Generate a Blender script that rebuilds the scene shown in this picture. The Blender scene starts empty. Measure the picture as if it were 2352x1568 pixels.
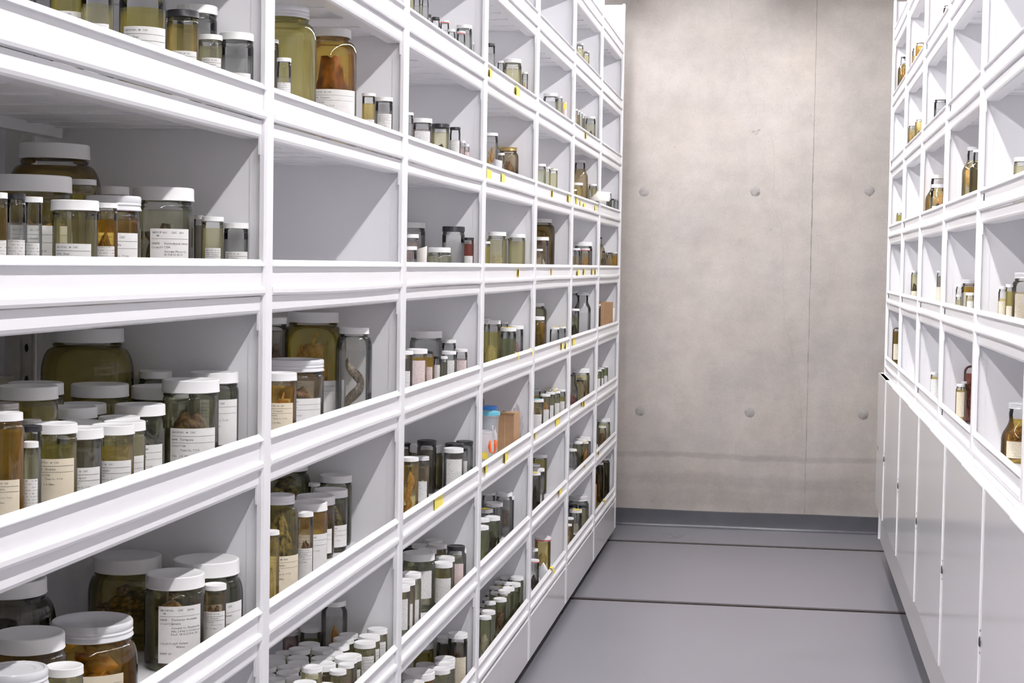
import bpy, math, random
from mathutils import Vector, Matrix, noise

# ------------------------------------------------------------------ camera, world, lamps, exposure
scene = bpy.context.scene
col = scene.collection
random.seed(7)
F_PX, YAW, PITCH, ROLL, EYE = 3739.9, 0.16452, 0.04754, 0.01627, 1.45375
fwd = Vector((-math.sin(YAW)*math.cos(PITCH), math.cos(YAW)*math.cos(PITCH), -math.sin(PITCH)))
rt0 = Vector((math.cos(YAW), math.sin(YAW), 0)); up0 = rt0.cross(fwd)
rt = rt0*math.cos(ROLL) + up0*math.sin(ROLL); up = -rt0*math.sin(ROLL) + up0*math.cos(ROLL)
cam_data = bpy.data.cameras.new('camera'); cam = bpy.data.objects.new('camera', cam_data); col.objects.link(cam)
cam_data.sensor_fit = 'HORIZONTAL'; cam_data.sensor_width = 36.0; cam_data.lens = F_PX*36/2352
cam_data.clip_start = 0.05; cam_data.clip_end = 60
M = Matrix((rt, up, -fwd)).transposed().to_4x4(); M.translation = Vector((0, 0, EYE)); cam.matrix_world = M
scene.camera = cam

world = bpy.data.worlds.new('world'); scene.world = world; world.use_nodes = True
bg = world.node_tree.nodes.get('Background') or world.node_tree.nodes.new('ShaderNodeBackground')
bg.inputs[0].default_value = (0.8, 0.85, 1, 1); bg.inputs[1].default_value = 0.02
LAMP_Z = 2.89
LAMP_ROWS = (-0.87, 0.05)
LAMP_E, STRIP_E = 108.0, 53.0
scene.view_settings.view_transform = 'Standard'
scene.view_settings.look = 'None'
scene.view_settings.gamma = 1.0
scene.view_settings.use_curve_mapping = False
scene.view_settings.exposure = 0.17
scene.cycles.use_denoising = True
scene.cycles.use_adaptive_sampling = True
scene.cycles.adaptive_threshold = 0.09
scene.cycles.adaptive_min_samples = 16
scene.cycles.use_light_tree = False
scene.cycles.max_bounces = 10
scene.cycles.diffuse_bounces = 6
scene.cycles.glossy_bounces = 3
scene.cycles.transmission_bounces = 8
scene.cycles.transparent_max_bounces = 20
scene.cycles.sample_clamp_indirect = 4.0
scene.cycles.blur_glossy = 0.6

# ------------------------------------------------------------------ helpers
def tag(o, label=None, cat=None, group=None, kind=None):
    if label: o['label'] = label
    if cat: o['category'] = cat
    if group: o['group'] = group
    if kind: o['kind'] = kind
    return o
def empty(name, loc, rz=0.0):
    o = bpy.data.objects.new(name, None); o.empty_display_size = .02
    o.location = loc; o.rotation_euler = (0, 0, rz); col.objects.link(o); return o
def mesh(name, vf, smooth=False, angle=None):
    me = bpy.data.meshes.new(name); me.from_pydata([tuple(v) for v in vf[0]], [], vf[1]); me.update()
    if smooth:
        me.polygons.foreach_set('use_smooth', [True]*len(me.polygons))
        if angle: me.set_sharp_from_angle(angle=math.radians(angle))
    return me
def obj(name, me, mat, parent=None, loc=(0, 0, 0), rz=0.0, scale=None):
    o = bpy.data.objects.new(name, me)
    if mat is not None and len(me.materials) == 0: me.materials.append(mat)
    elif mat is not None and me.materials[0] != mat:
        o.material_slots[0].link = 'OBJECT'; o.material_slots[0].material = mat
    o.location = loc; o.rotation_euler = (0, 0, rz)
    if scale: o.scale = scale
    if parent is not None: o.parent = parent
    col.objects.link(o); return o
class MB:
    def __init__(self): self.v = []; self.f = []
    def add(self, vf):
        n = len(self.v); self.v += [tuple(p) for p in vf[0]]; self.f += [tuple(i+n for i in q) for q in vf[1]]; return self
    def box(self, x0, x1, y0, y1, z0, z1):
        x0, x1 = min(x0, x1), max(x0, x1)
        return self.add(([(x0,y0,z0),(x1,y0,z0),(x1,y1,z0),(x0,y1,z0),(x0,y0,z1),(x1,y0,z1),(x1,y1,z1),(x0,y1,z1)],
            [(0,3,2,1),(4,5,6,7),(0,1,5,4),(1,2,6,5),(2,3,7,6),(3,0,4,7)]))
    def vf(self): return (self.v, self.f)
def box(*a): return MB().box(*a).vf()
def prism_y(prof, y0, y1, n=1, bow=None):
    """closed (x,z) outline pushed along y; bow(t,i) gives a z offset for outline point i at t in 0..1"""
    v = []; f = []; m = len(prof)
    for j in range(n+1):
        t = j/n
        for i, (x, z) in enumerate(prof):
            v.append((x, y0+(y1-y0)*t, z + (bow(t, i) if bow else 0)))
    for j in range(n):
        for i in range(m):
            a = j*m+i; b = j*m+(i+1) % m
            f.append((a, b, b+m, a+m))
    f.append(tuple(range(m))[::-1]); f.append(tuple(n*m+i for i in range(m)))
    return (v, f)
def prism_z(prof, z0, z1):
    m = len(prof)
    v = [(x, y, z0) for x, y in prof] + [(x, y, z1) for x, y in prof]
    f = [(i, (i+1) % m, m+(i+1) % m, m+i) for i in range(m)] + [tuple(range(m))[::-1], tuple(range(m, 2*m))]
    return (v, f)
def fix(me):
    import bmesh
    b = bmesh.new(); b.from_mesh(me); bmesh.ops.recalc_face_normals(b, faces=b.faces); b.to_mesh(me); b.free(); return me
def lathe(prof, seg=32, ridge=None):
    """outline of (r,z) from the bottom axis to the top axis; ridge = set of outline indices whose radius alternates"""
    v = []; f = []; ring = []
    for i, (r, z) in enumerate(prof):
        if r < 1e-6:
            ring.append([len(v)]); v.append((0, 0, z))
        else:
            ids = []
            for k in range(seg):
                a = 2*math.pi*k/seg
                rr = r - (ridge[1] if ridge and i in ridge[0] and k % 2 else 0)
                ids.append(len(v)); v.append((rr*math.cos(a), rr*math.sin(a), z))
            ring.append(ids)
    for a, b in zip(ring, ring[1:]):
        if len(a) == 1 and len(b) == 1: continue
        for k in range(seg):
            k2 = (k+1) % seg
            if len(a) == 1: f.append((a[0], b[k2], b[k]))
            elif len(b) == 1: f.append((a[k], a[k2], b[0]))
            else: f.append((a[k], a[k2], b[k2], b[k]))
    return (v, f)

# ------------------------------------------------------------------ materials
MATS = {}
def nodes_mat(name):
    m = bpy.data.materials.new(name); m.use_nodes = True
    nt = m.node_tree; nt.nodes.clear()
    out = nt.nodes.new('ShaderNodeOutputMaterial')
    return m, nt, out
def N(nt, typ, **kw):
    n = nt.nodes.new(typ)
    for k, v in kw.items():
        if k == 'props':
            for a, b in v.items(): setattr(n, a, b)
        else:
            n.inputs[k.replace('_', ' ')].default_value = v
    return n
def rgb(c): return (c[0], c[1], c[2], 1)
def srgb(r, g, b):
    def l(c):
        c /= 255
        return c/12.92 if c <= .04045 else ((c+.055)/1.055)**2.4
    return (l(r), l(g), l(b))
def plain(name, c, rough=.4, metal=0, spec=.5, var=0.0, scale=20, bump=0.0, coat=0.0):
    if name in MATS: return MATS[name]
    m, nt, out = nodes_mat(name)
    p = N(nt, 'ShaderNodeBsdfPrincipled', Base_Color=rgb(c), Roughness=rough, Metallic=metal)
    p.inputs['Specular IOR Level'].default_value = spec; p.inputs['Coat Weight'].default_value = coat
    if var or bump:
        tc = N(nt, 'ShaderNodeTexCoord'); no = N(nt, 'ShaderNodeTexNoise', Scale=scale, Detail=4.0)
        nt.links.new(tc.outputs['Object'], no.inputs['Vector'])
        if var:
            mr = N(nt, 'ShaderNodeMapRange', From_Min=.3, From_Max=.7, To_Min=1-var, To_Max=1+var)
            nt.links.new(no.outputs['Fac'], mr.inputs['Value'])
            mx = N(nt, 'ShaderNodeVectorMath', props={'operation': 'SCALE'}); mx.inputs[0].default_value = c
            nt.links.new(mr.outputs[0], mx.inputs['Scale']); nt.links.new(mx.outputs[0], p.inputs['Base Color'])
        if bump:
            bp = N(nt, 'ShaderNodeBump', Strength=bump, Distance=.002)
            nt.links.new(no.outputs['Fac'], bp.inputs['Height']); nt.links.new(bp.outputs[0], p.inputs['Normal'])
    nt.links.new(p.outputs[0], out.inputs[0]); MATS[name] = m; return m
def glass_mat(name='clear_glass', tint=(.975, .985, .98)):
    if name in MATS: return MATS[name]
    m, nt, out = nodes_mat(name)
    tr = N(nt, 'ShaderNodeBsdfTransparent', Color=rgb(tint))
    gl = N(nt, 'ShaderNodeBsdfGlossy', Roughness=.03, Color=(1, 1, 1, 1))
    fr = N(nt, 'ShaderNodeFresnel', IOR=1.5)
    mx = N(nt, 'ShaderNodeMixShader')
    nt.links.new(fr.outputs[0], mx.inputs[0]); nt.links.new(tr.outputs[0], mx.inputs[1]); nt.links.new(gl.outputs[0], mx.inputs[2])
    nt.links.new(mx.outputs[0], out.inputs[0]); MATS[name] = m; return m
FLUID = {  # colour through the jar, share of cloudy scatter, name, share that bends light
 'o': ((.86, .79, .33), .28, 'olive', .25), 'O': ((.58, .44, .12), .28, 'brown-olive', .25), 'a': ((.97, .83, .38), .24, 'amber', .25),
 'A': ((.95, .69, .15), .2, 'deep amber', .3), 'y': ((.97, .93, .68), .22, 'pale yellow', .22), 'c': ((.985, .985, .98), .07, 'clear', .15),
 'g': ((.92, .92, .74), .16, 'greenish', .3), 'G': ((.68, .71, .47), .2, 'dark green', .3), 'p': ((.94, .83, .79), .20, 'pinkish', .3),
 'R': ((.68, .27, .21), .25, 'red-brown', .3), 't': ((.92, .81, .61), .20, 'tan', .3), 'd': ((.46, .43, .36), .14, 'dark', .4),
 'L': ((.95, .92, .80), .42, 'cream', .2), 'K': ((.30, .26, .13), .20, 'blackish', .3)}
def fluid_mat(code, thin=False):
    name = FLUID[code][2].replace(' ', '_') + ('_fluid_thin' if thin else '_fluid')
    if name in MATS: return MATS[name]
    c, cloud, _, bend = FLUID[code]
    if thin: cloud *= .35; bend *= .7
    m, nt, out = nodes_mat(name)
    s = tuple(x**.5 for x in c)
    rf = N(nt, 'ShaderNodeBsdfRefraction', Color=rgb(s), IOR=1.22, Roughness=.0)
    tr = N(nt, 'ShaderNodeBsdfTransparent', Color=rgb(s))
    df = N(nt, 'ShaderNodeBsdfDiffuse', Color=rgb(c))
    tl = N(nt, 'ShaderNodeBsdfTranslucent', Color=rgb(c))
    m1 = N(nt, 'ShaderNodeMixShader', Fac=1-bend); m2 = N(nt, 'ShaderNodeMixShader', Fac=.55); m3 = N(nt, 'ShaderNodeMixShader', Fac=cloud)
    L = nt.links.new
    L(rf.outputs[0], m1.inputs[1]); L(tr.outputs[0], m1.inputs[2])
    L(df.outputs[0], m2.inputs[1]); L(tl.outputs[0], m2.inputs[2])
    L(m1.outputs[0], m3.inputs[1]); L(m2.outputs[0], m3.inputs[2]); L(m3.outputs[0], out.inputs[0])
    MATS[name] = m; return m
def flesh(name, c1, c2, scale=30, c3=None):
    if name in MATS: return MATS[name]
    m, nt, out = nodes_mat(name)
    tc = N(nt, 'ShaderNodeTexCoord'); no = N(nt, 'ShaderNodeTexNoise', Scale=scale, Detail=5.0)
    rp = nt.nodes.new('ShaderNodeValToRGB'); rp.color_ramp.elements[0].position = .38; rp.color_ramp.elements[1].position = .62
    rp.color_ramp.elements[0].color = rgb(c1); rp.color_ramp.elements[1].color = rgb(c2)
    if c3:
        e = rp.color_ramp.elements.new(.5); e.color = rgb(c3)
    p = N(nt, 'ShaderNodeBsdfPrincipled', Roughness=.5)
    nt.links.new(tc.outputs['Object'], no.inputs['Vector']); nt.links.new(no.outputs['Fac'], rp.inputs['Fac'])
    nt.links.new(rp.outputs[0], p.inputs['Base Color']); nt.links.new(p.outputs[0], out.inputs[0]); MATS[name] = m; return m
def print_mat(name, paper, density=1.0):
    """paper with rows of small typed marks, in the label's own UV"""
    if name in MATS: return MATS[name]
    m, nt, out = nodes_mat(name); L = nt.links.new
    uv = N(nt, 'ShaderNodeUVMap'); sep = N(nt, 'ShaderNodeSeparateXYZ'); L(uv.outputs[0], sep.inputs[0])
    row = N(nt, 'ShaderNodeMath', props={'operation': 'MULTIPLY'}); row.inputs[1].default_value = 13.0; L(sep.outputs[1], row.inputs[0])
    fr = N(nt, 'ShaderNodeMath', props={'operation': 'FRACT'}); L(row.outputs[0], fr.inputs[0])
    fl = N(nt, 'ShaderNodeMath', props={'operation': 'FLOOR'}); L(row.outputs[0], fl.inputs[0])
    lt = N(nt, 'ShaderNodeMath', props={'operation': 'LESS_THAN'}); lt.inputs[1].default_value = .36; L(fr.outputs[0], lt.inputs[0])
    xs = N(nt, 'ShaderNodeMath', props={'operation': 'MULTIPLY'}); xs.inputs[1].default_value = 75.0; L(sep.outputs[0], xs.inputs[0])
    cb = N(nt, 'ShaderNodeCombineXYZ'); L(xs.outputs[0], cb.inputs[0])
    r2 = N(nt, 'ShaderNodeMath', props={'operation': 'MULTIPLY'}); r2.inputs[1].default_value = 7.3; L(fl.outputs[0], r2.inputs[0]); L(r2.outputs[0], cb.inputs[1])
    oi = N(nt, 'ShaderNodeObjectInfo'); rm = N(nt, 'ShaderNodeMath', props={'operation': 'MULTIPLY'}); rm.inputs[1].default_value = 50.0
    L(oi.outputs['Random'], rm.inputs[0]); L(rm.outputs[0], cb.inputs[2])
    no = N(nt, 'ShaderNodeTexNoise', Scale=1.0, Detail=2.0); L(cb.outputs[0], no.inputs['Vector'])
    xg = N(nt, 'ShaderNodeMath', props={'operation': 'MULTIPLY'}); xg.inputs[1].default_value = .16; L(cb.outputs[0], xg.inputs[0])
    gt = N(nt, 'ShaderNodeMath', props={'operation': 'GREATER_THAN'}); gt.inputs[1].default_value = .53/density; L(no.outputs['Fac'], gt.inputs[0])
    mu = N(nt, 'ShaderNodeMath', props={'operation': 'MULTIPLY'}); L(gt.outputs[0], mu.inputs[0]); L(lt.outputs[0], mu.inputs[1])
    mx = N(nt, 'ShaderNodeMix', props={'data_type': 'RGBA'}); mx.inputs[6].default_value = rgb(paper); mx.inputs[7].default_value = (.09, .085, .08, 1)
    k = N(nt, 'ShaderNodeMath', props={'operation': 'MULTIPLY'}); k.inputs[1].default_value = .6; L(mu.outputs[0], k.inputs[0]); L(k.outputs[0], mx.inputs[0])
    p = N(nt, 'ShaderNodeBsdfPrincipled', Roughness=.7); L(mx.outputs[2], p.inputs['Base Color']); L(p.outputs[0], out.inputs[0])
    MATS[name] = m; return m

WHITE = plain('white_enamel', (.90, .895, .912), .26, spec=.45)
PANEL = plain('panel_enamel', (.87, .865, .89), .42, spec=.4)
DOOR = plain('door_enamel', (.66, .645, .655), .13, spec=.6)
PLINTH = plain('plinth_enamel', (.66, .65, .66), .16, spec=.6)
DARK = plain('dark_gap', (.03, .027, .025), .6)
STEEL = plain('galvanised_steel', (.62, .6, .58), .4, metal=.2, var=.06)
CAPWHITE = plain('white_plastic', (.86, .855, .85), .35)
CAPBLACK = plain('black_plastic', (.018, .018, .022), .35)
CAPMETAL = plain('painted_tin', (.80, .80, .82), .22, metal=.15, spec=.6)
CAPGREY = plain('dull_tin', (.42, .40, .38), .35, metal=.6)
CAPBRASS = plain('brass_tin', (.46, .33, .13), .3, metal=.9)
RED = plain('red_tape', (.75, .05, .04), .5)
YELLOW = plain('yellow_paper', (.93, .76, .10), .65, var=.06, scale=60)
BLUE = plain('blue_plastic', (.03, .24, .72), .35)
CYAN = plain('cyan_plastic', (.16, .55, .70), .35)
INK = plain('ink', (.05, .048, .05), .8)
PAPER = {'w': (.80, .79, .77), 'c': (.78, .70, .54), 'p': (.80, .66, .64)}
GLASS = glass_mat()
# ------------------------------------------------------------------ lamps (each row of luminaires hangs above an aisle position)
def lamp(x, y0, y1):
    r = empty('ceiling_lamp', (x, (y0+y1)/2, LAMP_Z)); L = y1-y0
    tag(r, 'slim linear ceiling luminaire running along the aisle above the racks', 'lamp', 'linear luminaires under the ceiling')
    m = MB().box(-.05, .05, -L/2, L/2, .016, .075)
    obj('housing', mesh('lamp_housing', m.vf()), WHITE, r)
    m = MB()
    for e in (-1, 1): m.box(-.012, .012, e*(L/2-.014)-.01, e*(L/2-.014)+.01, -.014, .016)
    obj('tube_holder', mesh('tube_holder', m.vf()), CAPWHITE, r)
    v, f = lathe([(.010, -L/2+.03), (.010, L/2-.03)], 8)
    obj('tube', mesh('lamp_tube', ([(x, z, y) for x, y, z in v], f)), TUBE, r)
    obj('added_glow_strip', mesh('lamp_added_strip', ([(-.036, -L/2+.03, .0145), (-.036, L/2-.03, .0145), (.036, L/2-.03, .0145), (.036, -L/2+.03, .0145)], [(0, 1, 2, 3)])), STRIP, r)  # glowing strip added beside the tube to throw more light on the lower shelves
    m = MB()
    for s in (-L*.3, L*.3): m.box(-.004, .004, s-.004, s+.004, .075, 3.26-LAMP_Z)
    obj('hanger', mesh('lamp_hanger', m.vf()), STEEL, r)
TUBE, _nt, _out = nodes_mat('fluorescent_tube')
_e = N(_nt, 'ShaderNodeEmission', Color=(1.0, .975, .985, 1), Strength=LAMP_E); _nt.links.new(_e.outputs[0], _out.inputs[0])
STRIP, _nt, _out = nodes_mat('added_strip_glow')
_e = N(_nt, 'ShaderNodeEmission', Color=(1.0, .975, .985, 1), Strength=STRIP_E); _nt.links.new(_e.outputs[0], _out.inputs[0])
for lx in LAMP_ROWS:
    y = -2.11
    while y + 1.45 < 8.75 and not (y > 6.0 and lx < -1):
        lamp(lx, y, y+1.45); y += 1.56

# ------------------------------------------------------------------ room shell
WALL_Y, SKEW = 9.112, math.atan(.0222)
def concrete():
    m, nt, out = nodes_mat('board_cast_concrete'); L = nt.links.new
    tc = N(nt, 'ShaderNodeTexCoord'); o = tc.outputs['Object']
    def noise_n(scale, detail, rough=.55, stretch=None):
        n = N(nt, 'ShaderNodeTexNoise', Scale=scale, Detail=detail, Roughness=rough)
        if stretch:
            mp = N(nt, 'ShaderNodeMapping'); mp.inputs['Scale'].default_value = stretch; L(o, mp.inputs['Vector']); L(mp.outputs[0], n.inputs['Vector'])
        else: L(o, n.inputs['Vector'])
        return n.outputs['Fac']
    def rng(v, a, b, c, d):
        r = N(nt, 'ShaderNodeMapRange', From_Min=a, From_Max=b, To_Min=c, To_Max=d); L(v, r.inputs['Value']); return r.outputs[0]
    def mul(a, b):
        q = N(nt, 'ShaderNodeMath', props={'operation': 'MULTIPLY'}); L(a, q.inputs[0]); L(b, q.inputs[1]); return q.outputs[0]
    def add(a, b):
        q = N(nt, 'ShaderNodeMath', props={'operation': 'ADD'}); L(a, q.inputs[0])
        if isinstance(b, float): q.inputs[1].default_value = b
        else: L(b, q.inputs[1])
        return q.outputs[0]
    big = rng(noise_n(1.6, 4), .3, .7, .90, 1.08)
    mid = rng(noise_n(7, 8, .7), .3, .7, .885, 1.11)
    fine = rng(noise_n(90, 4, .7), .3, .7, .94, 1.055)
    strk = rng(noise_n(3, 5, .6, (1, 1, 3)), .35, .75, 1.02, .97)
    val = mul(mul(big, mid), mul(fine, strk))
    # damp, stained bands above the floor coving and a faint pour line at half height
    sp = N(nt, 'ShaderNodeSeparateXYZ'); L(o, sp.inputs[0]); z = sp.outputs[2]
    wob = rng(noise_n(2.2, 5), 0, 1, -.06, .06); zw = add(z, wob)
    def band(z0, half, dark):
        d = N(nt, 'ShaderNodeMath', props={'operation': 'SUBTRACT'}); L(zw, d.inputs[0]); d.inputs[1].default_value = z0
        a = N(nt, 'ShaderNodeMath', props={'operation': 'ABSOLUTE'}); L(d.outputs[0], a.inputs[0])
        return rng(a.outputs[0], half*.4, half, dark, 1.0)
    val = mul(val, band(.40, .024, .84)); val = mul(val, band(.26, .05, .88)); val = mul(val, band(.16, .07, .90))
    val = mul(val, rng(zw, 0.1, .70, .88, 1.0)); val = mul(val, rng(zw, 1.80, 1.83, 1.0, .972)); val = mul(val, rng(zw, 2.30, 2.42, 1.0, 1.04))  # darker towards the floor; last factor paints the lamp's bright zone into the top
    # blow holes
    vo = N(nt, 'ShaderNodeTexVoronoi', Scale=7.0); L(o, vo.inputs['Vector'])
    val = mul(val, rng(vo.outputs['Distance'], .018, .04, .72, 1.0))
    vo2 = N(nt, 'ShaderNodeTexVoronoi', Scale=16.0); L(o, vo2.inputs['Vector'])
    val = mul(val, rng(vo2.outputs['Distance'], .02, .05, .55, 1.0))
    tint = N(nt, 'ShaderNodeMix', props={'data_type': 'RGBA'}); tint.inputs[6].default_value = rgb((.485, .440, .402)); tint.inputs[7].default_value = rgb((.47, .438, .413))
    L(rng(noise_n(2.5, 3), .35, .65, 0, 1), tint.inputs[0])
    sc = N(nt, 'ShaderNodeVectorMath', props={'operation': 'SCALE'}); L(tint.outputs[2], sc.inputs[0]); L(val, sc.inputs['Scale'])
    p = N(nt, 'ShaderNodeBsdfPrincipled', Roughness=.8); p.inputs['Specular IOR Level'].default_value = .25
    L(sc.outputs[0], p.inputs['Base Color'])
    bp = N(nt, 'ShaderNodeBump', Strength=.25, Distance=.003); L(mul(mid, fine), bp.inputs['Height']); L(bp.outputs[0], p.inputs['Normal'])
    L(p.outputs[0], out.inputs[0]); return m
CONC = concrete()
CONC_DARK = plain('cement_plug', (.35, .33, .315), .85, var=.12, scale=60)
CONC_LINE = plain('seam_dirt', (.26, .25, .25), .9, var=.4, scale=14)
wall = obj('wall_back', mesh('wall_back', box(-5, 4.5, 0, .25, 0, 3.26)), CONC, None, (0, WALL_Y, 0), SKEW)
tag(wall, 'bare grey cast concrete wall closing the aisle', 'wall', kind='structure')
def ribbon(pts, wd):
    v = []; f = []
    for i, (x, z) in enumerate(pts):
        w = wd*(.5+random.random()) if callable(wd) is False else wd(i)
        for s, y in ((-1, -.0006), (1, -.0006), (1, .004), (-1, .004)): v.append((x+s*w/2, y, z))
    for i in range(len(pts)-1):
        for k in range(4): f.append((i*4+k, i*4+(k+1) % 4, i*4+4+(k+1) % 4, i*4+4+k))
    return (v, f)
pts = []
for i in range(91):
    z = .1 + i*(3.15/90); pts.append((.145+.0006*math.sin(i*.7)+random.uniform(-.001, .001), z))
obj('panel_seam', fix(mesh('panel_seam', ribbon(pts, lambda i: .0022+.004*max(0, math.sin((i-36)/24*math.pi) if 36 < i < 84 else 0)*random.uniform(.6, 1)+random.uniform(0, .0015)))), CONC_LINE, wall)
ck = [(-.33,2.95),(-.308,2.744),(-.254,2.637),(-.224,2.566),(-.222,2.399),(-.168,2.292),(-.084,2.173),(-.068,2.09),(-.061,1.97),(-.071,1.803),(-.026,1.708),(-.003,1.541),(-.007,1.397),(.013,1.157),(.052,1.013),(.091,.87),(.113,.653),(.123,.532)]
pts = []
for (a, b) in zip(ck, ck[1:]):
    n = max(2, int((a[1]-b[1])/.018))
    for i in range(n):
        t = i/n; pts.append((a[0]+(b[0]-a[0])*t+random.uniform(-.004, .004), a[1]+(b[1]-a[1])*t))
obj('hairline_crack', fix(mesh('hairline_crack', ribbon(pts, .0011))), plain('crack_grey', (.33, .30, .28), .9), wall)
for (x, z) in ((-.777,1.868),(-.165,1.874),(.451,1.885),(-.776,.644),(-.168,.652),(.45,.658)):
    R = .028; v, f = lathe([(0, .006), (R*.8, .006), (R*.86, .002), (R, 0), (R*1.06, -.004)], 20)
    v = [(a[0]+random.uniform(-.0015, .0015), -a[2]*.25, a[1]+random.uniform(-.0015, .0015)) for a in v]
    obj('tie_hole_plug', fix(mesh('tie_hole_plug', (v, f), True)), CONC_DARK, wall, (x, -.0002, z))
v = []
for i in range(14):
    a = i/14*2*math.pi; r = .014+.006*math.sin(3*a)+random.uniform(-.003, .003); v.append((r*1.5*math.cos(a), -.0012, r*.8*math.sin(a)+.4*r*math.cos(a)))
v.append((0, .001, 0)); obj('spalled_chip', mesh('spalled_chip', (v, [(i, (i+1) % 14, 14) for i in range(14)])), CONC_DARK, wall, (-.17, 0, 2.201))
for (x, z) in ((-.003,2.435),(.045,2.404),(.351,2.431),(-.413,2.42),(-.759,2.3),(-.312,2.566),(-.517,2.561),(.01,2.561),(-.399,2.747),(-.768,2.648),(-.824,.466),(-.756,.215),(-.475,.196),(.313,.229),(-.706,1.627),(.17,2.167)):
    r = random.uniform(.004, .007)
    v = [(r*(1.3 if random.random() < .3 else 1)*math.cos(i*math.pi/4)*random.uniform(.7, 1.2), -.0006, r*.7*math.sin(i*math.pi/4)*random.uniform(.7, 1.2)) for i in range(8)] + [(0, .002, 0)]
    obj('blow_hole', mesh('blow_hole', (v, [(i, (i+1) % 8, 8) for i in range(8)])), CONC_DARK, wall, (x, 0, z))
BASE = plain('blue_grey_epoxy', (.082, .084, .096), .26, spec=.5, var=.08, scale=8)
cove = [(-.012, .0925), (-.008, .0945), (.004, .0945), (.004, 0), (-.030, 0), (-.030, .001), (-.021, .003), (-.0155, .0075), (-.013, .015)]
v, f = prism_y([(a, b) for a, b in cove], -4.9, 4.4, 40, lambda t, i: (.0015*math.sin(t*61)+.001*math.sin(t*23)) if i in (0, 1, 2) else 0)
v = [(y, x, z) for (x, y, z) in v]
b = obj('baseboard_back', fix(mesh('baseboard_back', (v, f), True, 50)), BASE, None, (0, WALL_Y, 0), SKEW)
tag(b, 'blue-grey painted coved skirting at the foot of the concrete wall', 'baseboard', kind='structure')
def floor_mat():
    m, nt, out = nodes_mat('grey_epoxy_floor'); L = nt.links.new
    tc = N(nt, 'ShaderNodeTexCoord')
    n1 = N(nt, 'ShaderNodeTexNoise', Scale=2.0, Detail=5.0); n2 = N(nt, 'ShaderNodeTexNoise', Scale=140.0, Detail=3.0)
    L(tc.outputs['Object'], n1.inputs['Vector']); L(tc.outputs['Object'], n2.inputs['Vector'])
    r1 = N(nt, 'ShaderNodeMapRange', From_Min=.1, From_Max=.9, To_Min=.93, To_Max=1.07); L(n1.outputs['Fac'], r1.inputs['Value'])
    r2 = N(nt, 'ShaderNodeMapRange', From_Min=.3, From_Max=.7, To_Min=.97, To_Max=1.03); L(n2.outputs['Fac'], r2.inputs['Value'])
    q = N(nt, 'ShaderNodeMath', props={'operation': 'MULTIPLY'}); L(r1.outputs[0], q.inputs[0]); L(r2.outputs[0], q.inputs[1])
    sc = N(nt, 'ShaderNodeVectorMath', props={'operation': 'SCALE'}); sc.inputs[0].default_value = (.195, .19, .212); L(q.outputs[0], sc.inputs['Scale'])
    rr = N(nt, 'ShaderNodeMapRange', From_Min=.1, From_Max=.9, To_Min=.26, To_Max=.32); L(n1.outputs['Fac'], rr.inputs['Value'])
    p = N(nt, 'ShaderNodeBsdfPrincipled'); L(sc.outputs[0], p.inputs['Base Color']); L(rr.outputs[0], p.inputs['Roughness'])
    L(p.outputs[0], out.inputs[0]); return m
FLOORM = floor_mat()
floor = empty('floor', (0, 0, 0), SKEW); tag(floor, 'glossy grey epoxy floor crossed by sunken rack rails', 'floor', kind='structure')
tracks = [8.568-1.5405*i for i in range(8)]
edges = [9.12] + tracks + [-3.3]
GAP = .030
for i in range(len(edges)-1):
    hi = edges[i]-(GAP if i > 0 else 0); lo = edges[i+1]+(GAP if i+1 < len(edges)-1 else 0)
    obj('floor_slab', mesh('floor_slab', box(-5, 4.5, lo, hi, -.12, 0)), FLOORM, floor)
RAIL = plain('rail_steel', (.12, .10, .095), .45, metal=.6, var=.25, scale=30)
me_r = mesh('rail', MB().box(-5, 4.5, -.029, -.010, -.06, -.003).box(-5, 4.5, .016, .029, -.06, -.003).box(-5, 4.5, -.010, .016, -.06, -.03).vf())
for t in tracks: obj('rail_track', me_r, RAIL, floor, (0, t, 0))
CEIL = plain('ceiling_paint', (.40, .39, .385), .8)
tag(obj('ceiling', mesh('ceiling', box(-5, 4.5, -3.4, 9.4, 3.26, 3.4)), CEIL), 'pale ceiling above the racks', 'ceiling', kind='structure')
SIDE = plain('side_wall_paint', (.42, .40, .39), .8)
tag(obj('wall_left', mesh('wall_left', box(-5.2, -5, -3.4, 9.4, -.1, 3.4)), SIDE), 'plain wall far behind the left rack', 'wall', kind='structure')
tag(obj('wall_right', mesh('wall_right', box(4.5, 4.7, -3.4, 9.4, -.1, 3.4)), SIDE), 'plain wall far behind the right rack', 'wall', kind='structure')
tag(obj('wall_front', mesh('wall_front', box(-5.2, 4.7, -3.6, -3.4, -.1, 3.4)), SIDE), 'plain wall behind the viewer', 'wall', kind='structure')

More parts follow.
